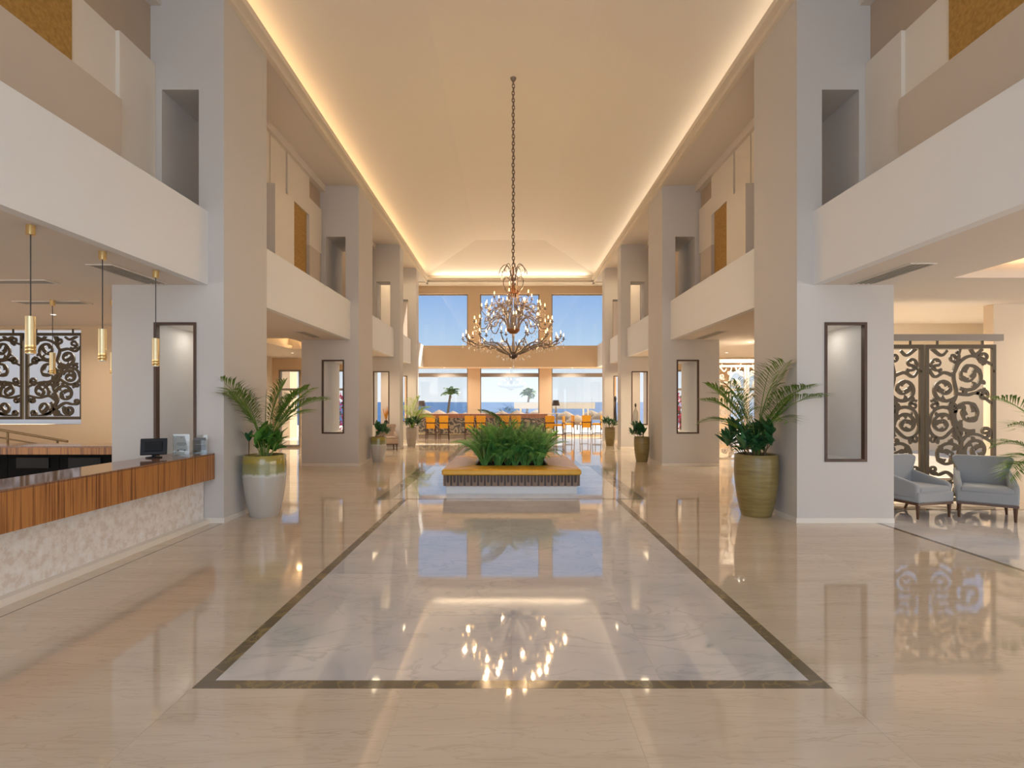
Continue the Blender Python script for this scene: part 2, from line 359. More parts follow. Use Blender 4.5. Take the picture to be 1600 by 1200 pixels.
# ---------------- floor: a bed with marble slabs laid on it
floor = MB().box(-12.5, 12.5, -7, 24.6, -0.25, -0.0012).build('floor', 'marble_beige')
struct(floor, 'polished beige marble floor of the lobby with inlaid panels', 'floor')
def slabs(name, m, x0, x1, y0, y1, nx, ny, gap=0.0007, top=0.0):
    w, h = (x1-x0)/nx, (y1-y0)/ny
    me = MB().box(-w/2+gap, w/2-gap, -h/2+gap, h/2-gap, -0.012, 0).mesh(name, m)
    for i in range(nx):
        for j in range(ny):
            place(name, me, floor, (x0+(i+.5)*w, y0+(j+.5)*h, top))
R1 = (-1.78, 1.80); R2 = (-2.20, 2.22)
for x0, x1, n in ((-7.18, R1[0], 4), (R1[1], 4.83, 2)):
    slabs('marble_slab', 'marble_beige', x0, x1, 0.5, 8.58, n, 6)
slabs('marble_slab', 'marble_beige', R1[0], R1[1], -0.5, 2.93, 3, 3)
for x0, x1, n in ((-7.12, R2[0], 4), (R2[1], 7.14, 4)):
    slabs('marble_slab', 'marble_beige', x0, x1, 8.58, 13.25, n, 4)
for x0, x1, n in ((-7.18, R1[0], 4), (R1[1], 7.2, 4)):
    slabs('marble_slab', 'marble_beige', x0, x1, 13.25, 18.7, n, 4)
slabs('marble_slab', 'marble_beige', -4.8, 4.8, 18.7, 24.25, 7, 4)
# front inlay: pale marble field, dark brown border
b = 0.085
slabs('inlay_slab', 'marble_white', R1[0]+b, R1[1]-b, 2.93+b, 8.58, 4, 6)
def strip(x0, x1, y0, y1, m, name='border_strip'):
    MB().box(x0, x1, y0, y1, -0.012, 0.0003).build(name, m, floor)
strip(R1[0], R1[1], 2.93, 2.93+b, 'marble_brown'); strip(R1[0], R1[0]+b, 2.93+b, 8.58, 'marble_brown'); strip(R1[1]-b, R1[1], 2.93+b, 8.58, 'marble_brown')
# square inlay under the planter bench
b = 0.26
slabs('inlay_slab', 'marble_white', R2[0]+b, R2[1]-b, 8.58+0.14, 13.25-0.14, 4, 4)
strip(R2[0], R2[1], 8.58, 8.72, 'marble_grey'); strip(R2[0], R2[1], 13.11, 13.25, 'marble_grey'); strip(R2[0], R2[0]+b, 8.72, 13.11, 'marble_grey'); strip(R2[1]-b, R2[1], 8.72, 13.11, 'marble_grey')
# far inlay towards the bar
b = 0.16
slabs('inlay_slab', 'marble_white', R1[0]+b, R1[1]-b, 13.25, 18.7-b, 4, 4)
strip(R1[0], R1[1], 18.7-b, 18.7, 'marble_grey'); strip(R1[0], R1[0]+b, 13.25, 18.7-b, 'marble_grey'); strip(R1[1]-b, R1[1], 13.25, 18.7-b, 'marble_grey')
# inlay of the seating corner on the right
slabs('inlay_slab', 'marble_white', 4.89, 9.2, 3.2, 7.75, 4, 4)
strip(4.83, 4.89, 3.2, 7.75, 'marble_brown'); strip(4.89, 9.2, 7.75, 7.81, 'marble_brown')
# darker floor line in front of the desk
strip(-3.80, -3.785, 0.5, 6.9, 'marble_brown', 'joint_strip')

# ---------------- columns with a framed see-through niche below and an open slot above
COLS = [(6.94, 8.16), (13.11, 14.42), (18.0, 18.55), (21.14, 21.66)]
ordn = ['nearest', 'second', 'third', 'farthest']
for s, side in SIDE:
    for k, (y0, y1) in enumerate(COLS):
        xo = (5.27 if s < 0 else 5.07) if k == 0 else 5.22
        nx0, nx1, sx0, sx1, xu = 4.165, 4.70, 4.12, 4.61, 4.76
        xs = [XI, sx0, nx0, sx1, nx1, xu, xo]
        zs = [0, 0.82, 2.64, ZS, 3.25, 5.73, ZB]
        def filled(i, j):
            xa, za = xs[i], zs[j]
            if za >= ZS-1e-6 and xa >= xu-1e-6: return False
            if nx0-1e-6 <= xa < nx1-1e-6 and j == 1: return False
            if sx0-1e-6 <= xa < sx1-1e-6 and j == 4: return False
            return True
        mb = MB().grid_solid(xs, zs, filled, y0, y1)
        if s < 0:
            mb.v = [(-a, q, c) for a, q, c in mb.v]; mb.f = [f[::-1] for f in mb.f]
        o = mb.build('column', 'wall')
        struct(o, f'{ordn[k]} tall plastered column on the {side} with a dark framed niche', 'column')
        fr = ring(MB(), min(s*nx0, s*nx1)-0.012, max(s*nx0, s*nx1)+0.012, 0.808, 2.652, 0.034, y0-0.012, y0+0.06)
        tag(fr.build('niche_frame', 'dark_wood', o), 'dark brown wooden frame')
        tag(ring(MB(), min(s*nx0, s*nx1), max(s*nx0, s*nx1), 0.82, 2.64, 0.004, y0+0.061, y1-0.002).build('niche_lining', 'niche_lining', o), 'pale grey lining of the niche')
        xc = s*(nx0+nx1)/2; yc = (y0+y1)/2
        if k == 0: MB().lathe([(0.001, -0.006), (0.03, -0.006), (0.03, 0.0)], 14).build('niche_spot', 'spot_lens', o, loc=(xc, yc, 2.636))
        if k == 0: area('niche_spot_beam', (xc, yc, 2.625), (0, 0, -1), 0.12, 0.12, 0.9, SOFT)
        h = 0.065; q = 0.012
        bb = MB().prism([(XI-q, y0-q), (xo, y0-q), (xo, y0), (XI, y0), (XI, y1), (xo, y1), (xo, y1+q), (XI-q, y1+q)], 0, h, 'z')
        if s < 0:
            bb.v = [(-a, c, z) for a, c, z in bb.v]; bb.f = [f[::-1] for f in bb.f]
        tag(bb.build('skirting', 'skirting', o), 'pale stone skirting')
# ---------------- gallery parapets, gallery floors, aisle soffits
bays = [(-6.9, 6.94), (8.16, 13.11), (14.42, 18.0), (18.55, 21.14), (21.66, 23.3)]
for s, side in SIDE:
    for k, (y0, y1) in enumerate(bays):
        xa = 4.0 if k < 4 else 3.86
        x0, x1 = sorted((s*xa, s*(xa+0.12)))
        o = MB().box(x0, x1, y0, y1, ZS, 4.12).build('balcony_wall', 'parapet')
        struct(o, f'plain white gallery parapet on the {side}, {["over the nearest bay", "over the second bay", "over the third bay", "over the fourth bay", "next to the sea window"][k]}', 'balcony')
        x0, x1 = sorted((s*(xa+0.12), s*4.76))
        g = MB().box(x0, x1, y0, y1, ZS, 3.25).build('gallery_floor', 'soffit', None)
        struct(g, f'gallery floor on the {side} behind parapet number {k+1} from the camera', 'floor')
def ceiling_holes(xs, ys, hole, z0, z1):
    mb = MB().grid_solid(xs, ys, lambda i, j: (i, j) not in hole, z0, z1)
    mb.v = [(x, z, y) for x, y, z in mb.v]; mb.f = [f[::-1] for f in mb.f]; return mb
# left aisle: hole for a coffer in the second bay, open garden behind the carved screens
o = ceiling_holes([-12.5, -8.4, -6.4, -5.4, -4.76], [-7, 10.98, 12.8, 15.4, 24.3], {(0, 1), (0, 2), (0, 3), (2, 2)}, ZS, 3.25).build('ceiling_aisle_left', 'soffit')
struct(o, 'low plastered soffit over the reception aisle on the left', 'ceiling')
o = ceiling_holes([4.76, 5.53, 5.72, 6.7, 9.0, 9.4, 12.5], [-7, 2.6, 6.55, 10.55, 12.0, 13.8, 24.3], {(1, 1), (2, 1), (3, 1), (4, 1), (2, 3), (3, 3), (4, 3), (5, 3), (3, 4), (4, 4), (5, 4), (4, 5), (5, 5)}, ZS, 3.25).build('ceiling_aisle_right', 'soffit')
struct(o, 'low plastered soffit over the seating aisle on the right', 'ceiling')
def coffer(x0, x1, y0, y1, label):
    mb = MB()
    ins = 0.16
    mb.add([(x0,y0,3.25),(x1,y0,3.25),(x1,y1,3.25),(x0,y1,3.25),(x0-ins,y0-ins,3.25),(x1+ins,y0-ins,3.25),(x1+ins,y1+ins,3.25),(x0-ins,y1+ins,3.25),
            (x0-ins,y0-ins,3.50),(x1+ins,y0-ins,3.50),(x1+ins,y1+ins,3.50),(x0-ins,y1+ins,3.50)],
           [(0,4,5,1),(1,5,6,2),(2,6,7,3),(3,7,4,0),(4,8,9,5),(5,9,10,6),(6,10,11,7),(7,11,8,4),(8,11,10,9)])
    struct(mb.build('ceiling_coffer', 'soffit'), label, 'ceiling')
coffer(5.53, 9.4, 2.6, 6.55, 'recessed ceiling coffer with orange glow above the grey armchairs')
coffer(-8.4+2.0, -5.4, 12.8, 15.4, 'recessed ceiling coffer seen behind the nearest left column')
for x0, x1, y, dy in ((5.6, 9.3, 6.66, -1), (-6.3, -5.5, 15.5, -1), (-6.3, -5.5, 12.72, 1)):
    area('coffer_strip', ((x0+x1)/2, y, 3.30), (0, dy*0.8, 0.6), x1-x0, 0.06, 14 if x0 > 0 else 6, (1.0, 0.62, 0.28))
# upper back walls of the galleries
UW = {}
for s, side in SIDE:
    x0, x1 = sorted((s*4.76, s*4.90))
    o = MB().box(x0, x1, -7, 24.3, 3.25, ZB).build(f'wall_gallery_{side}', 'bay_wall')
    UW[s] = struct(o, f'brown back wall of the upper gallery on the {side}', 'wall')
    x0, x1 = sorted((s*XI, s*4.90))
    o = MB().box(x0, x1, -7, 24.3, ZB, ZB+0.04).build(f'ceiling_gallery_{side}', 'soffit')
    struct(o, f'ceiling strip over the upper gallery on the {side}', 'ceiling')
    x0, x1 = sorted((s*4.62, s*4.76))
    for k, (y0, y1) in enumerate(bays):
        o = MB().box(x0, x1, y0, y1 if k < 4 else 24.3, 6.84, ZB).build('trim_bulkhead', 'soffit')
        struct(o, f'small bulkhead under the gallery ceiling on the {side}, bay {k+1}', 'trim')
    # stepped decorative panels on the back wall
    def panel(m, d0, d1, z0, z1, xf, label=None, xb=4.77, xtop=None):
        xtop = xf if xtop is None else xtop
        q = [(xb, d0, z0), (xf, d0, z0), (xf, d1, z0), (xb, d1, z0), (xb, d0, z1), (xtop, d0, z1), (xtop, d1, z1), (xb, d1, z1)]
        mb = MB().add([(s*a, b_, c) for a, b_, c in q], [(0,3,2,1),(4,5,6,7),(0,1,5,4),(1,2,6,5),(2,3,7,6),(3,0,4,7)])
        tag(mb.build('wall_panel', m, UW[s]), label)
    panel('panel_cream', 6.30, 6.935, 3.3, 6.06, 4.69, 'cream panel')
    panel('panel_cream', 5.65, 6.30, 3.3, 6.06, 4.74, 'cream panel')
    panel('panel_gold', 3.2, 5.65, 3.3, 6.84, 4.72, 'gold textured panel')
    panel('panel_tan', 2.6, 6.22, 3.3, 5.18, 4.66, 'tan panel tilted forward', xtop=4.60)
    panel('panel_cream', 9.93, 10.80, 3.3, 5.74, 4.45, 'deep cream panel', xb=4.77)
    panel('panel_cream', 10.28, 10.98, 5.74, 6.84, 4.70, 'cream panel')
    panel('panel_cream', 9.2, 10.24, 5.74, 6.84, 4.70, 'cream panel')
    panel('panel_cream', 11.05, 12.25, 5.96, 6.84, 4.69, 'cream panel')
    panel('panel_gold', 10.80, 12.12, 3.3, 5.96, 4.715, 'gold textured panel')
    panel('panel_cream', 12.25, 13.04, 5.27, 6.37, 4.69, 'cream panel')
    panel('panel_tan', 12.14, 12.80, 3.3, 5.23, 4.64, 'tan panel')
    panel('panel_cream', 16.2, 17.7, 3.3, 6.3, 4.69, 'cream panel')
    panel('panel_gold', 15.2, 16.2, 3.3, 5.9, 4.72, 'gold textured panel')
    panel('panel_cream', 19.0, 20.6, 3.3, 6.2, 4.69, 'cream panel')
# ---------------- main ceiling: hipped tray behind a stepped cornice
zc = 1.6
xo, xr, zo, zr, dr = 3.95, 1.32, zc+5.72, zc+6.25, 20.26
v = [(-xo,-7,zo),(-xr,-7,zr),(xr,-7,zr),(xo,-7,zo),(-xo,23.85,zo),(-xr,dr,zr),(xr,dr,zr),(xo,23.85,zo),
     (-xo,-7,zc+5.44),(xo,-7,zc+5.44),(-xo,23.85,zc+5.44),(xo,23.85,zc+5.44)]
o = MB().add(v, [(0,1,5,4),(1,2,6,5),(2,3,7,6),(4,5,6,7),(8,0,4,10),(3,9,11,7),(10,4,7,11)]).build('ceiling', 'ceiling_paint')
struct(o, 'high hipped cream ceiling of the lobby rising to a flat ridge', 'ceiling')
prof = [(3.80,5.36),(3.72,5.36),(3.72,5.44),(3.63,5.44),(3.63,5.54),(3.67,5.54),(3.67,5.47),(3.96,5.47),(3.96,5.41),(3.80,5.41)]
for s, side in SIDE:
    pts = [(s*x, zc+z) for x, z in prof]
    o = MB().prism(pts if s < 0 else pts[::-1], -7, 23.86).build('trim_cornice', 'cornice')
    struct(o, f'stepped cornice with hidden light strip along the {side} side', 'trim')
pe = [(23.5+(x-3.72), zc+z) for x, z in prof]
o = MB().prism(pe, -3.7, 3.7, 'x').build('trim_cornice', 'cornice')
struct(o, 'stepped cornice across the far end above the sea windows', 'trim')
o = MB().box(-4.9, 4.9, 23.58, 24.6, ZB-0.04, ZB+0.05).build('ceiling_end', 'cornice')
struct(o, 'flat soffit strip between the far cornice and the sea windows', 'ceiling')
# ---------------- glazed end wall towards the sea
px = [-4.9, -4.72, -1.97, -1.41, 1.35, 1.91, 4.72, 4.9]
pz = [0, 0.06, 3.20, 4.10, 6.61, ZB-0.04]
o = MB().grid_solid(px, pz, lambda i, j: not (i in (1, 3, 5) and j in (1, 3)), D_END, D_END+0.28).build('wall_sea_side', 'aisle_wall')
struct(o, 'tan end wall with two rows of large sea windows', 'wall')
o = MB().box(-4.76, 4.76, 23.3, D_END-0.002, ZS, 4.10).build('beam', 'aisle_wall')
struct(o, 'broad tan beam crossing the sea windows at gallery height', 'beam')
k = 0
for i in (1, 3, 5):
    for z0, z1, up in ((0.06, 3.20, False), (4.10, 6.61, True)):
        k += 1
        w = thing(f'window_{k}', f'{"upper" if up else "lower"} sea window, {["left", "middle", "right"][i//2]} pane of three', 'window', ((px[i]+px[i+1])/2, D_END+0.16, z0), kind='structure')
        hw = (px[i+1]-px[i])/2; H = z1-z0
        ring(MB(), -hw, hw, 0, H, 0.05, -0.03, 0.05).build('window_frame', 'frame_grey', w)
        if not up: MB().box(-hw+0.05, hw-0.05, -0.035, 0.05, 2.70, 2.88).build('transom', 'frame_grey', w)
        MB().box(-hw+0.05, hw-0.05, 0.0, 0.012, 0.05, H-0.05).build('pane', 'window_glass', w)
# ---------------- aisle walls
o = MB().box(-12.7, -12.5, -7, 10.98, 0, 3.25).build('wall_outer_left', 'aisle_wall'); struct(o, 'outer wall of the left aisle', 'wall')
o = MB().box(12.5, 12.7, -7, 10.55, 0, 3.25).build('wall_outer_right', 'aisle_wall'); struct(o, 'outer wall of the right aisle', 'wall')
o = MB().box(-8.55, -8.4, 10.98, 18.66, 0, 3.25).build('wall_wing_left', 'courtyard_plaster'); struct(o, 'outer wall of the left aisle beyond the carved screens', 'wall')
o = MB().box(9.0, 9.15, 13.8, 18.66, 0, 3.25).build('wall_wing_right', 'courtyard_plaster'); struct(o, 'outer wall of the right aisle beyond the garden', 'wall')
# left: wall with the opening for the carved screens (facing the camera)
xs = [-12.5, -11.6, -8.77, -5.6]; zs = [0, 1.14, 3.10, ZS]
o = MB().grid_solid(xs, zs, lambda i, j: not (i == 1 and j == 1), 10.72, 10.98).build('wall_reception', 'aisle_wall')
struct(o, 'tan wall behind the reception with a wide opening for carved screens', 'wall')
o = MB().box(-24, -8.9, 16.5, 16.7, -0.3, 4.4).build('wall_garden_left', 'courtyard_white'); struct(o, 'white garden wall beyond the left carved screens', 'wall')
# back walls of both aisles at the third column, with tall windows
def back_wall(s, side, wins):
    edges = sorted([5.22]+[e for w in wins for e in w]+[8.4 if s < 0 else 9.0]); zs = [0, 0.02, 2.73, ZS]
    holes = {edges.index(w[0]) for w in wins}
    mb = MB().grid_solid(edges, zs, lambda i, j: not (i in holes and j == 1), 18.5, 18.66)
    if s < 0: mb.v = [(-a, b_, c) for a, b_, c in mb.v]; mb.f = [f[::-1] for f in mb.f]
    struct(mb.build(f'wall_back_{side}', 'aisle_wall'), f'tan back wall of the {side} aisle with tall windows', 'wall')
    global k
    for n, w in enumerate(wins):
        k += 1
        t = thing(f'window_{k}', f'tall grey framed window at the end of the {side} aisle, {["nearer the lobby", "farther out"][n]}', 'window', (s*(w[0]+w[1])/2, 18.56, 0.02), kind='structure')
        hw = (w[1]-w[0])/2
        ring(MB(), -hw, hw, 0, 2.71, 0.06, -0.08, 0.05).build('window_frame', 'frame_grey', t)
        MB().box(-hw+0.06, hw-0.06, -0.05, 0.04, 1.98, 2.06).build('transom', 'frame_grey', t)
        MB().box(-hw+0.06, hw-0.06, 0, 0.012, 0.06, 2.65).build('pane', 'window_glass', t)
back_wall(-1, 'left', [(5.5, 6.5), (7.40, 8.16)])
back_wall(1, 'right', [(5.5, 6.5), (7.7, 8.7)])
# right: alcove with carved screens, glazed towards a small court
o = MB().box(7.66, 12.5, 8.32, 8.5, 0, ZS).build('wall_seating', 'seating_wall'); struct(o, 'tan wall to the right of the carved screens', 'wall')
o = MB().box(5.07, 5.22, 8.17, 10.55, 0, ZS).build('wall_alcove', 'aisle_wall'); struct(o, 'side wall of the screened alcove', 'wall')
xs = [5.22, 5.36, 7.40, 7.50, 9.80, 12.5]; zs = [0, 0.04, 2.70, ZS]
o = MB().grid_solid(xs, zs, lambda i, j: not (i in (1, 3) and j == 1), 10.4, 10.55).build('wall_alcove_back', 'courtyard_plaster'); struct(o, 'glazed back wall of the screened alcove', 'wall')
o = MB().prism([(5.62, 10.55), (5.72, 10.55), (5.72, 12.0), (6.72, 13.8), (9.0, 13.8), (9.0, 13.95), (6.62, 13.95), (5.62, 12.05)], 0, ZS, 'z').build('wall_garden_side', 'courtyard_plaster'); struct(o, 'cream outside wall beside the screened alcove', 'wall')
o = MB().box(9.4, 34, 20.0, 20.2, -0.3, 4.6).build('wall_garden_right', 'garden_plaster'); struct(o, 'cream garden wall beyond the right carved screens', 'wall')
for xa, xb in ((5.36, 7.40), (7.50, 9.80)):
    k += 1
    t = thing(f'window_{k}', f'alcove window behind the {"left" if xa < 6 else "right"} part of the carved screens', 'window', ((xa+xb)/2, 10.47, 0.04), kind='structure')
    hw = (xb-xa)/2
    ring(MB(), -hw, hw, 0, 2.66, 0.05, -0.04, 0.04).build('window_frame', 'frame_grey', t)
    MB().box(-hw+0.05, hw-0.05, 0, 0.012, 0.05, 2.61).build('pane', 'window_glass', t)
# soft round fill lights added in the soffits, under the beam and galleries
def fill_light(x, y, power, label, size=0.5, z=ZS, col=SOFT):
    t = thing('fill_light', label, 'fill light', (x, y, z))
    MB().lathe([(0.035, -0.004), (0.052, -0.006), (0.052, 0.0)], 16).build('trim_ring', 'white_plastic', t)
    MB().lathe([(0.001, -0.005), (0.034, -0.005), (0.034, -0.001)], 16).build('lens', 'spot_lens', t)
    a = area('fill_beam', (x, y, z-0.012), (0, 0, -1), size, size, power, col, math.radians(150))
for x, y, p, lab in ((-8.1, 9.3, 14, 'added small round fill light near the carved screens on the left'), (-6.2, 6.0, 4, 'added small round fill light over the reception desk'), (-9.0, 4.5, 6, 'added small round fill light at far left of the reception'),
                     (-6.3, 10.0, 8, 'added small round fill light beside the nearest left column'), (-6.9, 16.6, 22, 'added small round fill light in the second left bay'),
                     (8.7, 7.2, 6, 'added small round fill light above the armchairs'), (6.3, 9.3, 60, 'added small round fill light inside the screened alcove'),
                     (6.2, 13.6, 30, 'added small round fill light before the second right screen'), (6.8, 16.5, 50, 'added small round fill light in the second right bay'), (10.5, 6.0, 8, 'added small round fill light at far right'), (-3.0, 23.75, 28, 'added small round fill light under the beam, left of the bar'), (0.0, 23.75, 28, 'added small round fill light under the beam, middle of the bar'), (2.8, 23.75, 28, 'added small round fill light under the beam, right of the bar')):
    fill_light(x, y, p, lab)
AMB = (1.0, 0.78, 0.50)
for s, side in SIDE:  # amber fill lights added to warm the far columns and gallery bays
    for y, p, w in ((16.2, 26, 'third'), (19.9, 26, 'fourth'), (22.3, 14, 'last')):
        fill_light(s*4.5, y, p, f'added small round fill light under the {w} gallery bay on the {side}', size=0.7, col=AMB)
    for y, p, w in ((15.9, 9, 'third'), (19.8, 16, 'fourth')):
        fill_light(s*4.38, y, p, f'added small round fill light in the gallery ceiling of the {w} bay on the {side}', size=0.7, z=ZB, col=AMB)

# ================================================================== THINGS
# ---------------- reception desk
desk = thing('reception_desk', 'long reception desk with striped wood front over mottled pale stone', 'desk', (-4.05, 0, 0))
DY0, DY1 = 2.2, 6.93
MB().box(-0.40, 0.0, DY0, DY1, 0.06, 0.60).build('stone_base', 'desk_stone', desk)
MB().box(-0.38, 0.09, DY0, DY1, 0.0, 0.06).build('plinth', 'skirting', desk)
MB().box(0.105, 0.15, DY0, DY1-0.01, 0.585, 0.905).build('wood_front', 'zebrano', desk)
MB().box(-0.41, 0.15, DY0, DY1-0.01, 0.905, 0.925).build('worktop', 'desk_top', desk, bevel=(0.004, 2))
MB().box(-0.40, 0.105, DY0, DY1, 0.60, 0.64).build('underside', 'dark_wood', desk)
MB().box(-0.95, -0.42, DY0, DY1-0.02, 0.70, 0.73).build('staff_shelf', 'black', desk)
MB().box(-0.43, -0.402, DY0, DY1, 0.0, 0.90).build('staff_side_panel', 'black_panel', desk)
bc = thing('back_counter', 'wooden back counter with black panels under its ledge behind the reception desk', 'counter', (-5.36, 8.0, 0))
MB().box(-6.4, 0.0, 0.0, 0.55, 0.905, 0.925).build('counter_top', 'desk_top', bc)
MB().box(-6.4, 0.0, -0.02, 0.02, 0.80, 0.905).build('fascia', 'zebrano', bc)
for i in range(8):
    MB().box(-6.4+i*0.8+0.005, -6.4+(i+1)*0.8-0.005, 0.10, 0.13, 0.0, 0.80).build('black_panel', 'black_panel', bc)
    MB().box(-6.4+i*0.8+0.15, -6.4+(i+1)*0.8-0.15, 0.08, 0.10, 0.58, 0.74).build('drawer_front', 'black', bc)
# monitor
t = thing('monitor', 'black computer monitor seen from behind on the reception desk', 'monitor', (-4.30, 6.33, 0.925), math.radians(28))
mb = MB().box(-0.135, 0.135, -0.015, 0.012, -0.10, 0.10); mb.xf(Matrix.Translation((0, 0, 0.135)) @ Matrix.Rotation(math.radians(-14), 4, 'X')); mb.build('screen_housing', 'screen_black', t, bevel=(0.006, 2))
mb = MB().box(-0.09, 0.09, -0.028, -0.015, -0.06, 0.06); mb.xf(Matrix.Translation((0, 0, 0.135)) @ Matrix.Rotation(math.radians(-14), 4, 'X')); mb.build('rear_cover', 'black', t, bevel=(0.006, 2))
MB().box(-0.02, 0.02, -0.01, 0.01, 0.01, 0.08).build('neck', 'black', t)
MB().lathe([(0.001, 0), (0.085, 0), (0.085, 0.012), (0.02, 0.02)], 20).build('foot', 'black', t)
# sign holder with a printed sheet, brochure holder
t = thing('sign_holder', 'clear acrylic sign holder with a white printed sheet on the reception desk', 'sign holder', (-4.15, 6.62, 0.925), math.radians(6))
MB().box(-0.10, 0.10, -0.004, -0.001, 0.0, 0.27).build('acrylic_front', 'acrylic', t)
MB().box(-0.092, 0.092, 0.0, 0.001, 0.012, 0.262).build('printed_sheet', 'paper', t)
pr = MB()
for z, w in ((0.225, 0.012), (0.155, 0.05), (0.140, 0.06), (0.125, 0.04), (0.075, 0.025)):
    pr.box(-w, w, -0.0009, -0.0004, z, z+0.006)
for x in (-0.05, 0.03): pr.box(x, x+0.02, -0.0009, -0.0004, 0.055, 0.075)
tag(pr.build('print', 'print_grey', t), 'grey lines of small print', kind='stuff')
MB().box(-0.10, 0.10, -0.05, 0.05, 0.0, 0.004).build('acrylic_foot', 'acrylic', t)
t = thing('brochure_holder', 'clear brochure holder with a dark leaflet at the end of the reception desk', 'brochure holder', (-4.02, 6.78, 0.925), math.radians(4))
MB().box(-0.065, 0.065, 0.0, 0.02, 0.05, 0.21).build('leaflet', 'brochure', t)
MB().box(-0.045, 0.045, -0.0006, 0.0, 0.125, 0.130).build('print_line', 'paper', t)
MB().box(-0.09, 0.09, -0.006, -0.003, 0.0, 0.18).build('acrylic_front', 'acrylic', t)
MB().box(-0.09, 0.09, 0.024, 0.027, 0.0, 0.25).build('acrylic_back', 'acrylic', t)
MB().box(-0.09, 0.09, -0.006, 0.03, 0.0, 0.05).build('base_block', 'acrylic', t)
# stair handrail on the far left
t = thing('stair_handrail', 'bronze stair handrail sloping down behind the reception desk', 'handrail', (-8.4, 9.5, 0))
P0, P1 = (-1.1, 0, 1.14), (0.38, 0, 0.885)
MB().tube([P0, P1], 0.022, 10).build('rail', 'rail_bronze', t, smooth=50)
MB().tube([(-1.1, 0, 1.00), (0.30, 0, 0.76)], 0.014, 8).build('lower_rail', 'rail_bronze', t, smooth=50)
for x in (-0.70, 0.20): MB().tube([(x, 0, 0), (x, 0, 0.93-(x)*0.172)], 0.018, 8).build('post', 'rail_bronze', t, smooth=50)

# ---------------- brass pendant lamps
def pendant_proto():
    t = thing('pendant_lamp', '', 'pendant lamp', (0, 0, ZS))
    MB().lathe([(0.034, -0.085), (0.034, 0.0)], 20).build('ceiling_rose', 'brass', t, smooth=40)
    MB().tube([(0, 0, -0.085), (0, 0, -0.80)], 0.005, 6).build('cord', 'cord', t)
    MB().lathe([(0.030, -1.055), (0.037, -1.055), (0.037, -0.80), (0.006, -0.795)], 24).build('shade', 'brass_pale', t, smooth=40)
    MB().lathe([(0.030, -1.125), (0.0385, -1.125), (0.0385, -1.105), (0.036, -1.102), (0.0385, -1.098), (0.0385, -1.078), (0.036, -1.075), (0.0385, -1.07), (0.0385, -1.052), (0.03, -1.05)], 24).build('ring_foot', 'brass', t, smooth=40)
    MB().lathe([(0.004, -1.135), (0.026, -1.132), (0.028, -1.12)], 16).build('bulb', 'white_plastic', t, smooth=40)
    return t
pp = pendant_proto()
for i, (x, y, lab) in enumerate([(-4.21, 4.605, 'brass cylinder pendant lamp over the desk, leftmost and largest in the picture'), (-4.205, 5.41, 'brass cylinder pendant lamp over the desk, middle of the near row of three'),
                                 (-4.19, 6.2, 'brass cylinder pendant lamp hanging right in front of the left niche'), (-6.98, 8.0, 'brass cylinder pendant lamp hanging before the carved screens, over the back counter'),
                                 (-6.06, 8.0, 'brass cylinder pendant lamp half hidden by the nearest left column')]):
    o = pp if i == 0 else copy_tree(pp)
    o.location = (x, y, ZS); tag(o, lab, 'pendant lamp', 'brass pendants over the reception')
# ---------------- air vents in the soffits
def vent(x0, x1, y0, y1, label):
    t = thing('air_vent', label, 'vent', ((x0+x1)/2, (y0+y1)/2, ZS), group='linear vents in the soffits')
    a, c = (x1-x0)/2, (y1-y0)/2
    mb = ceiling_holes([-a, -a+0.02, a-0.02, a], [-c, -c+0.02, c-0.02, c], {(1, 1)}, -0.012, 0.0); mb.build('vent_frame', 'soffit', t)
    MB().box(-a+0.02, a-0.02, -c+0.02, c-0.02, -0.003, -0.001).build('backing', 'grille', t)
    lng = a < c; n = 4; w = (min(a, c)*2-0.04)/n
    for i in range(n):
        p = -min(a, c)+0.02+(i+0.5)*w
        q = (p-0.008, p+0.008, -c+0.02, c-0.02) if lng else (-a+0.02, a-0.02, p-0.008, p+0.008)
        MB().box(*q, -0.010, -0.003).build('slat', 'grille', t)
vent(-4.78, -4.48, 5.9, 6.88, 'long ceiling vent beside the nearest left column')
vent(-7.0, -5.9, 6.65, 6.87, 'ceiling vent at the left picture edge above the reception')
vent(-7.65, -6.6, 8.05, 8.30, 'ceiling vent above the pendant before the carved screens')
vent(4.46, 4.76, 5.85, 6.88, 'long ceiling vent beside the nearest right column')
vent(-4.76, -4.5, 11.5, 12.6, 'ceiling vent under the second left gallery bay')
vent(4.5, 4.76, 11.4, 12.9, 'ceiling vent under the second right gallery bay')
vent(4.9, 5.3, 9.6, 10.3, 'square ceiling vent seen just past the nearest right column')

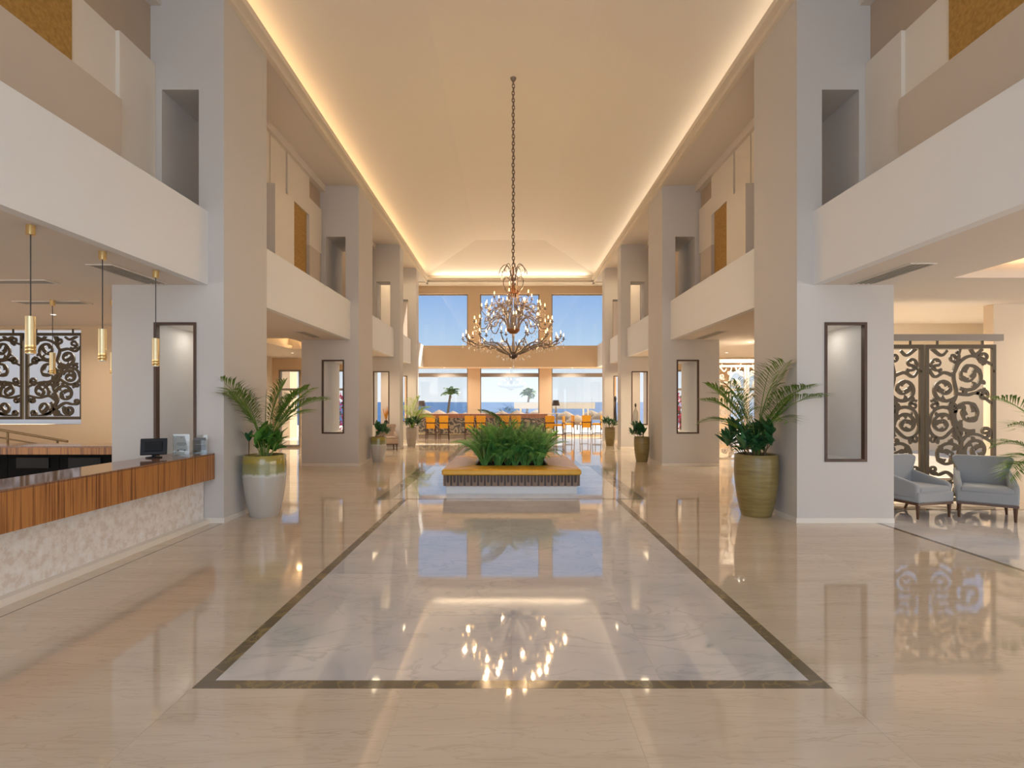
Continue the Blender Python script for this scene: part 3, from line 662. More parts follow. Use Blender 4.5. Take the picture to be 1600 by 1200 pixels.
# ---------------- carved scrollwork screens
def ribbon(mb, pts, wid, y0, y1):
    P = [Vector((p[0], p[1])) for p in pts]; n = len(P); k = len(mb.v)
    for i in range(n):
        t = (P[min(i+1, n-1)]-P[max(i-1, 0)]).normalized(); nrm = Vector((-t.y, t.x))*wid[i]/2
        a, c = P[i]+nrm, P[i]-nrm
        mb.v += [(a.x, y0, a.y), (c.x, y0, c.y), (c.x, y1, c.y), (a.x, y1, a.y)]
    for i in range(n-1):
        q = k+4*i
        for e in range(4): mb.f.append((q+e, q+4+e, q+4+(e+1) % 4, q+(e+1) % 4))
    mb.f.append((k+3, k+2, k+1, k)); q = k+4*(n-1); mb.f.append((q, q+1, q+2, q+3))
def scrollwork(Wd, Hh, seed=0):
    """arabesque of spirals, leaf hooks and stems filling Wd x Hh (metres)"""
    mb = MB(); sx = Wd; sy = Hh/2.15; sr = Wd*min(1.0, (sy/Wd)*1.08) if sy < Wd else Wd
    lay = [0]
    def yy():
        lay[0] = (lay[0]+1) % 9; e = lay[0]*0.0006; return (-0.012-e, 0.012+e)
    def P(x, z): return (x*sx, z*sy)
    def leaf(cx, cz, L, ang, bend, w):
        pts = []; wid = []
        x, z, a = cx, cz, ang
        for i in range(9):
            t = i/8; pts.append((x, z)); wid.append(max(0.006, w*math.sin(PI*min(1, t*0.80+0.17))**1.1*(1 if t < .99 else .25)))
            x += math.cos(a)*L/8; z += math.sin(a)*L/8; a += bend/8
        ribbon(mb, pts, wid, *yy())
    def spiral(cx, cz, R, a0, d, turns=1.45, w=0.056, leaves=True):
        cx, cz = P(cx, cz); R *= sr; w *= Wd; pts = []; wid = []; n = 34
        for i in range(n+1):
            t = i/n; r = R*(1-0.80*t**0.85); a = a0+d*2*PI*turns*t
            pts.append((cx+r*math.cos(a), cz+r*math.sin(a)))
            wid.append(w*(1.0-0.35*t) if t < 0.86 else w*(0.65+1.5*math.sin((t-0.86)/0.14*PI*0.75)))
        ribbon(mb, pts, wid, *yy())
        if leaves:
            for f, sgn in ((0.10, 1), (0.27, 1), (0.44, 1), (0.60, 1), (0.20, -1), (0.05, -1)):
                i = int(f*n); a = a0+d*2*PI*turns*i/n; x, z = pts[i]
                tang = a+d*PI/2
                if sgn > 0: leaf(x, z, R*0.62, tang+d*0.25, d*2.3, R*0.34)
                else: leaf(x, z, R*0.42, tang-d*0.4, -d*2.2, R*0.28)
    def stem(pts, w=0.05):
        q = smooth_path([(P(x, z)[0], P(x, z)[1], 0) for x, z in pts], 8); n = len(q)
        ribbon(mb, [(p.x, p.y) for p in q], [w*Wd*(1.15-0.4*i/n) for i in range(n)], *yy())
    big = [(.64,1.76,.25,-2.2,1),(.25,1.56,.21,-.6,-1),(.63,1.20,.28,-1.2,-1),(.21,1.06,.18,.3,1),(.30,.60,.25,-.4,1),(.76,.68,.20,3.6,-1),(.68,.24,.20,2.4,1),(.22,.17,.14,.7,-1)]
    for c in big: spiral(*c)
    for cx, cz, R in ((.87,1.47,.11),(.09,1.33,.08),(.13,1.93,.12),(.40,2.02,.10),(.88,2.02,.10),(.90,.95,.10),(.48,.92,.10),(.45,.10,.09),(.08,.83,.08),(.92,.44,.08),(.08,.40,.08),(.91,.09,.08),(.39,1.31,.09)):
        spiral(cx, cz, R, random.Random(int(cx*999+cz*77)).uniform(0, 6), 1 if (int(cx*100)+int(cz*100)) % 2 else -1, 1.3, 0.042, R > .095)
    stem([(.46,-.02),(.50,.25),(.44,.48),(.52,.80),(.42,1.0),(.36,1.28),(.44,1.5),(.40,1.78),(.50,2.15)], 0.055)
    stem([(.46,.42),(.60,.55),(.80,.50),(1.0,.56)]); stem([(.50,.78),(.62,.90),(.80,.90),(1.0,.80)]); stem([(.42,1.02),(.22,.86),(.05,.92),(-.02,1.12)])
    stem([(.37,1.28),(.2,1.30),(.06,1.22),(0,1.0)]); stem([(.43,1.5),(.62,1.48),(.78,1.50),(1.0,1.36)]); stem([(.41,1.75),(.24,1.80),(.1,1.74),(0,1.86)])
    stem([(.40,1.8),(.5,1.96),(.7,2.04),(1.0,1.92)]); stem([(.48,.2),(.3,.36),(.14,.33),(0,.42)]); stem([(.49,.22),(.6,.08),(.8,.02),(.95,.04)]); stem([(.48,.15),(.36,.02),(.2,0)]); stem([(.05,2.15),(.2,2.05),(.3,2.12)]); stem([(.66,2.15),(.74,2.06),(.86,2.14)])
    f = 0.02
    mb.v = [(min(max(x, f*0.4), Wd-f*0.4), y, min(max(z, f*0.4), Hh-f*0.4)) for x, y, z in mb.v]
    return mb
def screen(x0, x1, y, z0, z1, label, mirror=False, m='screen_metal', pins=None, ztop=None):
    Wd, Hh = x1-x0, z1-z0; fw = 0.058
    t = thing('carved_screen', label, 'screen', (x0, y, z0), group='carved scrollwork screens')
    ring(MB(), 0, Wd, 0, Hh, fw, -0.02, 0.02).build('screen_frame', m, t)
    mb = scrollwork(Wd-2*fw, Hh-2*fw)
    if mirror: mb.v = [(Wd-2*fw-x, a, z) for x, a, z in mb.v]; mb.f = [f[::-1] for f in mb.f]
    mb.build('scrollwork', m, t, loc=(fw, 0, fw))
    for px_ in ((0.18, 0.82) if pins is None else pins):
        MB().box(px_*Wd-0.012, px_*Wd+0.012, -0.012, 0.012, Hh-0.002, (ztop or z1+0.07)-z0).build('hanger', m, t)
    for q in (Wd-0.03,): MB().lathe([(0.001, -0.02), (0.018, -0.015), (0.018, 0.015), (0.001, 0.02)], 10).build('stud', m, t, loc=(q, -0.02, Hh*0.83))
    return t
screen(-9.97, -8.79, 10.80, 1.24, 3.02, 'carved brown scrollwork screen beside the tan wall, left of the nearest left column', True, ztop=3.10)
screen(-11.2, -10.02, 10.80, 1.24, 3.02, 'carved brown scrollwork screen cut off by the left picture edge', False, ztop=3.10)
screen(6.51, 7.62, 8.25, 0.04, 2.50, 'tall carved scrollwork screen behind the right grey armchair', False, ztop=2.56)
screen(5.375, 6.485, 8.25, 0.04, 2.50, 'tall carved scrollwork screen half hidden by the nearest right column', True, ztop=2.56)
rail = MB().box(5.25, 7.72, 8.21, 8.29, 2.56, 2.66).build('screen_rail', 'frame_grey'); tag(rail, 'grey horizontal rail carrying the two tall carved screens', 'rail')
screen(5.60, 6.40, 14.25, 0.03, 2.60, 'pale carved screen in the second right bay, beside the column', False, 'panel_tan', ztop=2.66)
screen(6.42, 7.22, 14.25, 0.03, 2.60, 'pale carved screen in the second right bay, behind the big palm pot', True, 'panel_tan', ztop=2.66)
rail = MB().box(5.55, 7.3, 14.21, 14.29, 2.66, 2.76).build('screen_rail', 'panel_tan'); tag(rail, 'pale rail carrying the carved screens of the second right bay', 'rail')

# ---------------- armchairs
def armchair(label, loc, rz, fab='fabric_grey', wood='chair_wood', sc=1.0, group=None):
    t = thing('armchair', label, 'armchair', loc, rz, group)
    M = Matrix.Scale(sc, 4)
    def B(mb, name, m, bev=None): mb.xf(M).build(name, m, t, bevel=bev)
    # local: front towards -y
    B(MB().prism([(-0.35,-0.385),(0.35,-0.385),(0.31,0.28),(-0.31,0.28)], 0.24, 0.40, 'z'), 'seat_base', fab, (0.025, 3))
    B(MB().prism([(-0.30,-0.375),(0.30,-0.375),(0.27,0.22),(-0.27,0.22)], 0.38, 0.475, 'z'), 'seat_cushion', fab, (0.035, 4))
    out = [(-0.29,0.36),(-0.29,0.50),(-0.29,0.60),(-0.305,0.70),(-0.34,0.79),(-0.355,0.85),(-0.345,0.88),(-0.31,0.895),(0.31,0.895),(0.345,0.88),(0.355,0.85),(0.34,0.79),(0.305,0.70),(0.29,0.60),(0.29,0.50),(0.29,0.36)]
    mb = MB().prism(out, 0.20, 0.31)
    mb.v = [(x*(1 if z < .55 else 1.02), y+(z-0.36)*0.22-0.10*(abs(x)/0.33)**2*(z > .55), z) for x, y, z in mb.v]
    B(mb, 'backrest', fab, (0.03, 3))
    for s in (-1, 1):
        pts = [(-0.36,0.30),(-0.36,0.49),(-0.30,0.535),(0.0,0.60),(0.20,0.655),(0.34,0.69),(0.36,0.60),(0.30,0.30)]
        mb = MB().prism(pts, s*0.275, s*0.355, 'x')
        mb.v = [(x-s*0.04*max(0, y), y, z) for x, y, z in mb.v]
        B(mb, 'armrest', fab, (0.025, 3))
    B(MB().prism([(-0.345,-0.375),(0.345,-0.375),(0.305,0.27),(-0.305,0.27)], 0.205, 0.242, 'z'), 'wooden_rail', wood)
    for x, y, dx, dy in ((-0.31,-0.34,0,-0.0),(0.31,-0.34,0,0),(-0.27,0.24,-0.02,0.09),(0.27,0.24,0.02,0.09)):
        B(MB().tube([(x+dx, y+dy, 0.0), (x+dx*0.35, y+dy*0.3, 0.11), (x, y, 0.225)], [0.016, 0.022, 0.030], 8), 'leg', wood)
    return t
armchair('pale grey armchair on wooden legs nearest the right picture edge', (6.66, 7.38, 0.001), math.radians(-37), sc=0.92, group='grey armchairs by the carved screens')
armchair('pale grey armchair partly hidden by the nearest right column', (5.74, 7.52, 0.001), math.radians(15), sc=0.92, group='grey armchairs by the carved screens')
armchair('small brown armchair against the third left column', (-4.12, 17.45, 0.001), math.radians(20), 'fabric_tan', sc=0.95)

# ---------------- plants
rnd = random.Random(7)
def frond_mesh(name, m, length, th0, th1, nl, ll, lw, bare=0.3, seed=1, fwd=0.75, droop=0.3):
    """a feather palm frond: arching stalk in XZ from the origin, leaflets on both sides"""
    r = random.Random(seed); mb = MB(); n = 16; x = z = 0; pts = []; tang = []
    for i in range(n+1):
        t = i/n; th = th0+(th1-th0)*t**1.4; pts.append(Vector((x, 0, z))); tang.append(Vector((math.sin(th), 0, math.cos(th))))
        x += math.sin(th)*length/n; z += math.cos(th)*length/n
    mb.tube(pts, [0.009*(1-0.8*i/n)*max(1, length) for i in range(n+1)], 5)
    for i in range(nl):
        t = bare+(1-bare)*(i+0.5)/nl; q = t*n; a = min(int(q), n-1); p = pts[a].lerp(pts[a+1], q-a); tg = tang[a].lerp(tang[a+1], q-a).normalized()
        env = math.sin(PI*(0.12+0.80*(t-bare)/(1-bare)))**0.7
        nrm = Vector((tg.z, 0, -tg.x))
        for s in (-1, 1):
            f = fwd+r.uniform(-.1, .1); d = (tg*f+Vector((0, s, 0))*(1.05-0.4*t)+nrm*(-0.28)).normalized(); L = ll*env*r.uniform(.85, 1.1)
            w = d.cross(Vector((0, 0, 1)));  w = (w.normalized() if w.length > 1e-3 else Vector((1, 0, 0)))*lw/2
            m1 = p+d*L*0.45; tip = p+d*L+Vector((0, 0, -droop*L))
            mb.add([p, m1+w, tip, m1-w], [(0, 1, 3), (1, 2, 3)])
    return mb.mesh(name, m)
def leaf_mesh(name, m, L, w, curl=0.15):
    mb = MB(); n = 5; v = []; f = []
    for i in range(n+1):
        t = i/n; hw = w/2*math.sin(PI*min(1, t*0.93+0.04))**0.8; z = -curl*L*t*t
        v += [(t*L, -hw, z+hw*0.35), (t*L, 0, z), (t*L, hw, z+hw*0.35)]
    for i in range(n):
        q = 3*i; f += [(q, q+3, q+4, q+1), (q+1, q+4, q+5, q+2)]
    return mb.add(v, f).mesh(name, m, smooth=80)
PALMS = {}
for key, m in (('green', 'palm_green'), ('dark', 'palm_dark'), ('bed', 'palm_bed'), ('light', 'palm_light')):
    PALMS[key] = [frond_mesh('frond', m, 1.0, th0, th1, 26, 0.40, 0.017, bare, sd, 0.55, 0.25) for th0, th1, bare, sd in ((0.02, 0.9, .42, 1), (0.08, 1.5, .40, 2), (0.12, 1.9, .36, 3), (0.0, 0.5, .45, 4))]
PALMS['bed'] = [frond_mesh('frond', 'palm_bed', 1.0, th0, th1, 34, 0.34, 0.015, bare, sd, 0.6, 0.3) for th0, th1, bare, sd in ((0.05, 0.9, .16, 21), (0.15, 1.6, .14, 22), (0.3, 2.1, .12, 23), (0.0, 0.5, .18, 24))]
LEAF = {'dark': leaf_mesh('leaf', 'leaf_dark', 0.20, 0.062), 'green': leaf_mesh('leaf', 'leaf_green', 0.19, 0.085)}
def fronds(t, key, z, specs, cx=0, cy=0):
    """specs: (variant, azimuth deg, length, lean deg)"""
    for v_, az, L, lean in specs:
        o = place('frond', PALMS[key][v_], t, (cx+0.03*math.cos(math.radians(az)), cy+0.03*math.sin(math.radians(az)), z), (0, math.radians(lean), math.radians(az)))
        o.scale = (L, L, L)
def rosettes(t, key, z, n, spread, hmin, hmax, r, per=9, stem_m='stem_green', lscale=1.0, wall=0, gap=0.3):
    for i in range(n):
        a = 2*PI*i/n+r.uniform(-.3, .3); d = spread*math.sqrt(r.uniform(.15, 1)); h = r.uniform(hmin, hmax)
        bx_, by_ = 0.45*d*math.cos(a), 0.45*d*math.sin(a); tx, ty = d*math.cos(a), d*math.sin(a)
        if wall and tx*wall > gap-0.2: tx = wall*(gap-0.2-r.uniform(0, .08))
        MB().tube([(bx_, by_, z-0.02), ((bx_+tx)/2, (by_+ty)/2, z+h*0.55), (tx, ty, z+h)], 0.007, 5).build('stalk', stem_m, t)
        for q in range(per):
            az = 2*PI*q/per*2.4+r.uniform(-.3, .3); el_ = r.uniform(0.15, 1.1) if q > 2 else r.uniform(.9, 1.35)
            if wall and math.cos(az)*wall > 0.2 and tx*wall > gap-0.32: az = PI-az
            o = place('leaf', LEAF[key], t, (tx, ty, z+h-0.05*q/per), (r.uniform(-.3, .3), -el_, az)); s_ = r.uniform(.8, 1.15)*lscale; o.scale = (s_, s_, s_)
def pot(t, m, R, h, foot=0.68):
    prof = [(0.001, 0.0), (R*foot*0.97, 0.0), (R*foot, 0.012)]
    for i in range(1, 11):
        u = i/10; prof.append((R*(foot+(1-foot)*math.sin(min(1, u*1.25)*PI/2)**0.85)*(1.0 if u < .8 else 1-0.03*(u-.8)/.2), 0.012+u*(h-0.012)))
    tr = prof[-1][0]
    prof += [(tr-0.008, h+0.008), (tr-0.03, h+0.004), (tr-0.035, h-0.06)]
    MB().lathe(prof[:-1]+[(tr-0.034, h-0.035)], 40).build('pot', m, t, smooth=50)
    MB().lathe([(0.001, h-0.05), (tr-0.033, h-0.05), (tr-0.033, h-0.028), (0.001, h-0.022)], 24).build('soil', 'soil', t, smooth=60)
# big glazed pot on the left: palm and shiny leaves
t = thing('potted_palm', 'palm in a large cream pot with yellow-green glaze by the nearest left column', 'potted plant', (-3.475, 7.42, 0), group='potted plants along the columns')
pot(t, 'pot_glazed', 0.288, 0.85)
fronds(t, 'green', 0.82, [(1, -110, 1.20, 2), (0, -125, 1.25, 8), (0, -100, 1.15, 14), (0, 20, 1.15, 8), (1, 5, 1.25, 10), (1, -25, 1.05, 14), (3, 250, 1.0, 10), (2, -60, 0.9, 8), (3, 80, 0.9, 10), (3, 300, 1.0, 4), (0, -15, 1.2, 16), (3, 10, 1.1, 2), (0, 50, 1.1, 8)])
rr = random.Random(21)
rosettes(t, 'green', 0.82, 11, 0.24, 0.10, 0.34, rr, 8, lscale=1.1, wall=-1)
MB().tube([(-0.20, -0.05, 0.80), (-0.195, -0.05, 1.06)], 0.008, 5).build('stalk', 'stem_brown', t)
for q in range(4):
    place('leaf', LEAF['dark'], t, (-0.195, -0.05, 1.04), (0.2, -1.25+0.1*q, q*1.6)).scale = (0.95, 0.95, 0.95)
# big olive pot on the right
t = thing('potted_palm', 'palm over dark broad leaves in a large olive pot by the nearest right column', 'potted plant', (3.475, 7.42, 0), group='potted plants along the columns')
pot(t, 'pot_olive', 0.292, 0.86)
fronds(t, 'green', 0.85, [(1, -68, 1.35, 6), (0, -75, 1.40, 2), (1, -60, 1.3, 12), (1, 180, 1.15, 8), (1, 205, 1.2, 4), (2, 165, 0.95, 12), (0, 120, 1.15, 4), (1, 235, 1.0, 10), (2, -85, 1.0, 10), (0, 170, 1.2, 12), (3, -90, 1.3, 6), (0, -62, 1.2, 16), (3, 200, 1.1, 6)])
rosettes(t, 'dark', 0.84, 20, 0.42, 0.10, 0.38, random.Random(5), 9, 'stem_brown', 1.2, 1, 0.31)
# smaller pots farther down
def small_pot(x, y, m, label, R=0.208, h=0.66, key='dark', seed=3, n=8):
    t = thing('potted_plant', label, 'potted plant', (x, y, 0), group='potted plants along the columns')
    pot(t, m, R, h, 0.72); rosettes(t, key, h-0.02, n+4, 0.27, 0.10, 0.28, random.Random(seed), 8, 'stem_brown', 1.1, 1 if x > 0 else -1, 0.23 if y < 16 else 9); return t
small_pot(-3.545, 14.1, 'pot_glazed', 'dark leafy plant in a cream glazed pot by the second left column')
small_pot(3.53, 14.1, 'pot_olive', 'dark leafy plant in an olive pot by the second right column', seed=4)
t = small_pot(-3.60, 19.1, 'pot_beige', 'bright yellow-green palm in a beige pot near the bar', seed=6, R=0.20)
fronds(t, 'light', 0.62, [(1, 0, 1.1, 4), (2, 60, 1.1, 6), (1, 140, 1.15, 4), (2, 100, 1.0, 6), (0, 270, 1.2, 2), (1, 320, 1.1, 4), (3, 30, 1.2, 2), (2, 170, 0.9, 12), (2, -20, 0.9, 12), (0, 120, 1.25, 3), (2, 285, 1.0, 8), (2, 75, 1.0, 10), (1, 90, 1.2, 6), (2, 330, 1.1, 16), (1, 110, 1.1, 10), (2, 20, 1.0, 20)])
small_pot(3.66, 19.3, 'pot_olive', 'small leafy plant in an olive pot by the third right column', seed=9, R=0.195, n=6)
# palm at the right picture edge, pot just outside the frame
t = thing('potted_palm', 'palm fronds reaching in from the right picture edge beside the armchair', 'potted plant', (7.40, 7.05, 0), group='potted plants along the columns')
pot(t, 'pot_olive', 0.27, 0.6)
fronds(t, 'green', 0.56, [(2, 180, 1.15, -2), (2, 200, 1.2, 4), (1, 170, 1.45, 0), (2, 160, 0.95, 14), (2, 215, 0.95, 20), (2, 190, 0.9, 30), (1, 260, 1.2, 4), (0, 60, 1.2, 4), (1, -20, 1.2, 8), (2, 185, 0.85, 42)])

# ---------------- planter bench in the middle
BX, BY = 0.02, 10.30
t = thing('planter_bench', 'square mustard leather bench with wooden fins around a planting box', 'bench', (BX, BY, 0))
MB().box(-1.14, 1.14, -1.14, 1.14, 0, 0.135).build('plinth', 'white_lacquer', t)
MB().box(-1.165, 1.165, -1.165, 1.165, 0.135, 0.324).build('core', 'dark_wood', t)
fin = MB().prism([(-0.040, 0.0), (0.040, 0.0), (0.040, 0.187), (0.026, 0.187), (0.020, 0.075), (0.0, 0.055), (-0.020, 0.075), (-0.026, 0.187), (-0.040, 0.187)], -0.028, 0.0).mesh('fin', 'fin_wood')
lo = MB().box(-0.052, 0.052, -0.016, 0.0, 0, 0.187)
nf = 20
for sd in range(4):
    for i in range(nf):
        p = -1.165+(i+0.5)*2.33/nf; a = sd*PI/2
        place('fin', fin, t, (p*math.cos(a)+1.165*math.sin(a), p*math.sin(a)-1.165*math.cos(a), 0.136), (0, 0, a))
IN = 0.66
for sd in range(4):
    a = sd*PI/2
    mb = MB().prism([(-1.215, -1.215), (1.215, -1.215), (IN, -IN), (-IN, -IN)], 0.324, 0.425, 'z')
    mb.v = [(x*0.998, y*0.998, z+(0.0 if z < .4 else (0.012 if abs(y) < 1 else 0))) for x, y, z in mb.v]
    mb.build('cushion', 'leather_mustard', t, rot=(0, 0, a), bevel=(0.028, 3))
ring(MB(), -IN, IN, -IN, IN, 0.03, 0.30, 0.41).xf(Matrix.Rotation(PI/2, 4, 'X') @ Matrix.Scale(-1, 4, (0, 1, 0))).build('planting_box', 'white_lacquer', t)
MB().box(-IN+0.03, IN-0.03, -IN+0.03, IN-0.03, 0.30, 0.37).build('soil', 'soil', t)
# low palms growing in it
rr = random.Random(11)
q = thing('palm_bush', 'dense feathery green palms filling the planter bench', 'palm', (BX, BY, 0.37))
for i in range(5):
    for j in range(4):
        x, y = -0.50+0.25*i+rr.uniform(-.07, .07), -0.45+0.30*j+rr.uniform(-.07, .07)
        sp = []
        for k_ in range(12):
            az = k_*137.5+rr.uniform(-15, 15); edge = max(abs(x), abs(y))/0.5
            sp.append((rr.choice((0, 0, 3, 1, 1, 2)), az, rr.uniform(0.72, 1.00)*(1.05-0.18*edge), rr.uniform(0, 15)))
        fronds(q, 'bed', 0, sp, x, y)
fronds(q, 'dark', 0, [(1, 180, 1.35, -3), (0, 120, 1.2, 2)], 0.08, -0.1)

# ---------------- chandelier
CX, CY = 0.056, 10.13
ch = thing('chandelier', 'large tiered metal chandelier with candle bulbs and crystal drops on a long chain', 'chandelier', (CX, CY, 2.23))
Z0 = 2.23
def rz(pts): return [(r, 0, z-Z0) for r, z in pts]
MB().ball((0, 0, 2.50-Z0), 0.085, 10, 0.9).build('hub_ball', 'dark_wood', ch, smooth=60)
MB().lathe([(0.002, 0.0), (0.012, 0.02), (0.016, 0.05), (0.004, 0.09), (0.004, 0.20)], 10).build('finial_drop', 'crystal', ch, smooth=60)
MB().lathe([(0.01, 2.91-Z0), (0.07, 2.92-Z0), (0.12, 2.97-Z0), (0.13, 3.0-Z0), (0.05, 2.99-Z0)], 20).build('bowl', 'copper', ch, smooth=50)
MB().lathe([(0.02, 2.58-Z0), (0.03, 2.70-Z0), (0.018, 2.80-Z0), (0.03, 2.92-Z0)], 12).build('stem', 'chandelier_metal', ch, smooth=50)
for i in range(8):
    a = 2*PI*i/8+0.2
    MB().tube(smooth_path([(0.09, 0, 2.98-Z0), (0.10, 0, 3.2-Z0), (0.075, 0, 3.5-Z0), (0.095, 0, 3.72-Z0)], 4), 0.008, 5).build('upright', 'chandelier_metal', ch, rot=(0, 0, a))
MB().lathe([(0.05, 3.62-Z0), (0.115, 3.68-Z0), (0.105, 3.74-Z0), (0.03, 3.80-Z0), (0.02, 4.20-Z0)], 16).build('crown_hub', 'copper', ch, smooth=50)
def crystals(mb, pts, r):
    for p in pts:
        x, y, z = p
        mb.add([(x, y, z+r*1.6), (x+r, y, z), (x, y+r, z), (x-r, y, z), (x, y-r, z), (x, y, z-r*2.2)], [(0,1,2),(0,2,3),(0,3,4),(0,4,1),(5,2,1),(5,3,2),(5,4,3),(5,1,4)])
    return mb
def candle_light(r, z, ang, power):
    d = bpy.data.lights.new('candle_light', 'POINT'); d.energy = power; d.color = (1.0, 0.66, 0.34); d.shadow_soft_size = 0.02
    o = bpy.data.objects.new('candle_light', d); COL.objects.link(o); o.location = (CX+r*math.cos(ang), CY+r*math.sin(ang), Z0+z)
def tier(path, n, cups, phase, r0=0.014, crys=(), lit=2):
    sp = smooth_path(rz(path), 5); m = len(sp)
    mb = MB().tube(sp, [r0*(1-0.35*i/m) for i in range(m)], 6)
    # a curling tendril off the arm
    k_ = m//2; p = sp[k_]
    mb.tube(smooth_path([p, p+Vector((0.06, 0.03, 0.05)), p+Vector((0.13, 0.045, 0.03)), p+Vector((0.12, 0.05, -0.04)), p+Vector((0.08, 0.045, -0.02))], 4), 0.009, 5)
    p = sp[k_//2+1]; mb.tube(smooth_path([p, p+Vector((0.03, -0.04, 0.07)), p+Vector((0.10, -0.05, 0.09)), p+Vector((0.13, -0.05, 0.03))], 4), 0.009, 5)
    arm = mb.mesh('arm', 'chandelier_metal', smooth=60)
    end = sp[-1]
    cup_me = MB().lathe([(0.006, -0.03), (0.012, -0.01), (0.034, 0.0), (0.036, 0.006), (0.012, 0.008), (0.011, 0.055), (0.002, 0.056)], 10).mesh('candle_cup', 'chandelier_metal', smooth=50)
    bulb_me = MB().lathe([(0.003, 0.0), (0.0085, 0.012), (0.0085, 0.022), (0.005, 0.042), (0.001, 0.058)], 8).mesh('bulb', 'candle_bulb', smooth=60)
    cr_me = crystals(MB(), [(e[0], e[1], e[2]) for e in crys], 0.012).mesh('crystal_drop', 'crystal') if crys else None
    for i in range(n):
        a = 2*PI*(i+phase)/n
        o = place('arm', arm, ch, rot=(0, 0, a))
        for (dx, dy, dz) in cups:
            place('candle_cup', cup_me, o, (end.x+dx, dy, end.z+0.03+dz)); place('bulb', bulb_me, o, (end.x+dx, dy, end.z+0.085+dz))
        if i % lit == 0: candle_light(end.x+0.03, end.z+0.20, a, 3.6)
        if cr_me: tag(place('crystal_drop', cr_me, o), kind='stuff')
def zc_(r, z): return (r, 0, z-Z0)
tier([(.05,2.50),(.22,2.56),(.42,2.66),(.60,2.70),(.76,2.68),(.88,2.74),(.97,2.78)], 14, [(0, 0, 0), (-0.11, 0.06, -0.02)], 0.0, 0.016,
     [zc_(.97, 2.70), zc_(.86, 2.64), (.70, .02, 2.60-Z0), (.5, -.02, 2.58-Z0), (.32, .03, 2.47-Z0), zc_(.2, 2.42), (.97, .02, 2.66-Z0)])
tier([(.10,2.98),(.17,3.16),(.30,3.24),(.44,3.16),(.56,3.00),(.68,3.00),(.77,3.08)], 10, [(0, 0, 0), (-0.09, 0.05, 0.02)], 0.5, 0.014,
     [zc_(.77, 3.0), (.66, .02, 2.92-Z0), (.50, .03, 2.98-Z0), zc_(.36, 3.1), (.77, .02, 2.94-Z0)])
tier([(.10,3.02),(.13,3.25),(.22,3.42),(.34,3.40),(.45,3.28),(.54,3.28),(.61,3.36)], 10, [(0, 0, 0), (-0.08, 0.05, 0.02)], 0.0, 0.013,
     [zc_(.61, 3.28), (.52, .02, 3.18-Z0), (.40, .02, 3.22-Z0), zc_(.61, 3.22)])
tier([(.09,3.70),(.13,3.52),(.20,3.44),(.29,3.46),(.38,3.57)], 6, [(0, 0, 0)], 0.3, 0.013, [zc_(.38, 3.49), zc_(.29, 3.38), (.2, .02, 3.36-Z0)])
plume = MB().tube(smooth_path(rz([(.04,3.85),(.06,4.08),(.11,4.22),(.18,4.23),(.25,4.15),(.28,4.06)]), 5), 0.008, 5).mesh('plume', 'chandelier_metal', smooth=60)
plc = crystals(MB(), [zc_(.28, 4.02), zc_(.22, 4.10), (.15, .02, 4.12-Z0), zc_(.1, 4.0), (.08, .02, 3.9-Z0)], 0.014).mesh('crystal_drop', 'crystal')
lyre = MB().tube(smooth_path(rz([(.10,3.68),(.18,3.80),(.21,3.92),(.16,4.0),(.09,3.98)]), 5), 0.008, 5).mesh('lyre_arm', 'chandelier_metal', smooth=60)
for i in range(8):
    o = place('plume', plume, ch, rot=(0, 0, 2*PI*i/8+0.15)); tag(place('crystal_drop', plc, o), kind='stuff')
    place('lyre_arm', lyre, ch, rot=(0, 0, 2*PI*i/8+0.4))
# chain wrapped in a twisted cloth-like sleeve of links
link = MB().tube([(0.024*math.cos(a), 0, 0.046*math.sin(a)) for a in [2*PI*i/12 for i in range(13)]], 0.010, 5, cap=False).mesh('chain_link', 'chandelier_metal', smooth=60)
zt = 1.6+6.25-Z0; nl = 52; z_a = 4.20-Z0
for i in range(nl):
    place('chain_link', link, ch, (0.004*math.sin(i*1.3), 0.004*math.cos(i*0.9), z_a+(zt-0.05-z_a)*(i+0.5)/nl), (0, 0, PI/2*(i % 2)+0.3))
MB().lathe([(0.004, zt-0.08), (0.03, zt-0.06), (0.055, zt-0.02), (0.06, zt)], 16).build('ceiling_cup', 'chandelier_metal', ch, smooth=50)

# ---------------- bar with stools
bar = thing('bar_counter', 'long bar with a dark leaf-printed front and brown wooden top below the sea windows', 'bar', (0, 23.05, 0))
MB().box(-4.2, 1.57, 0.0, 0.55, 0.16, 0.90).build('front_panel', 'bar_print', bar)
MB().box(-4.2, 1.57, 0.03, 0.52, 0.0, 0.16).build('plinth', 'pot_beige', bar)
MB().box(-4.25, 1.62, -0.10, 0.65, 0.90, 1.05).build('wood_fascia', 'bar_wood', bar)
MB().box(-4.27, 1.64, -0.12, 0.67, 1.05, 1.08).build('counter_top', 'bar_wood', bar)
MB().tube([(-4.1, -0.13, 0.20), (1.5, -0.13, 0.20)], 0.02, 8).build('foot_rail', 'brass_pale', bar)
for x in (-4, -2.6, -1.2, 0.2, 1.4): MB().tube([(x, -0.13, 0.20), (x, 0.02, 0.24)], 0.012, 6).build('rail_bracket', 'brass_pale', bar)
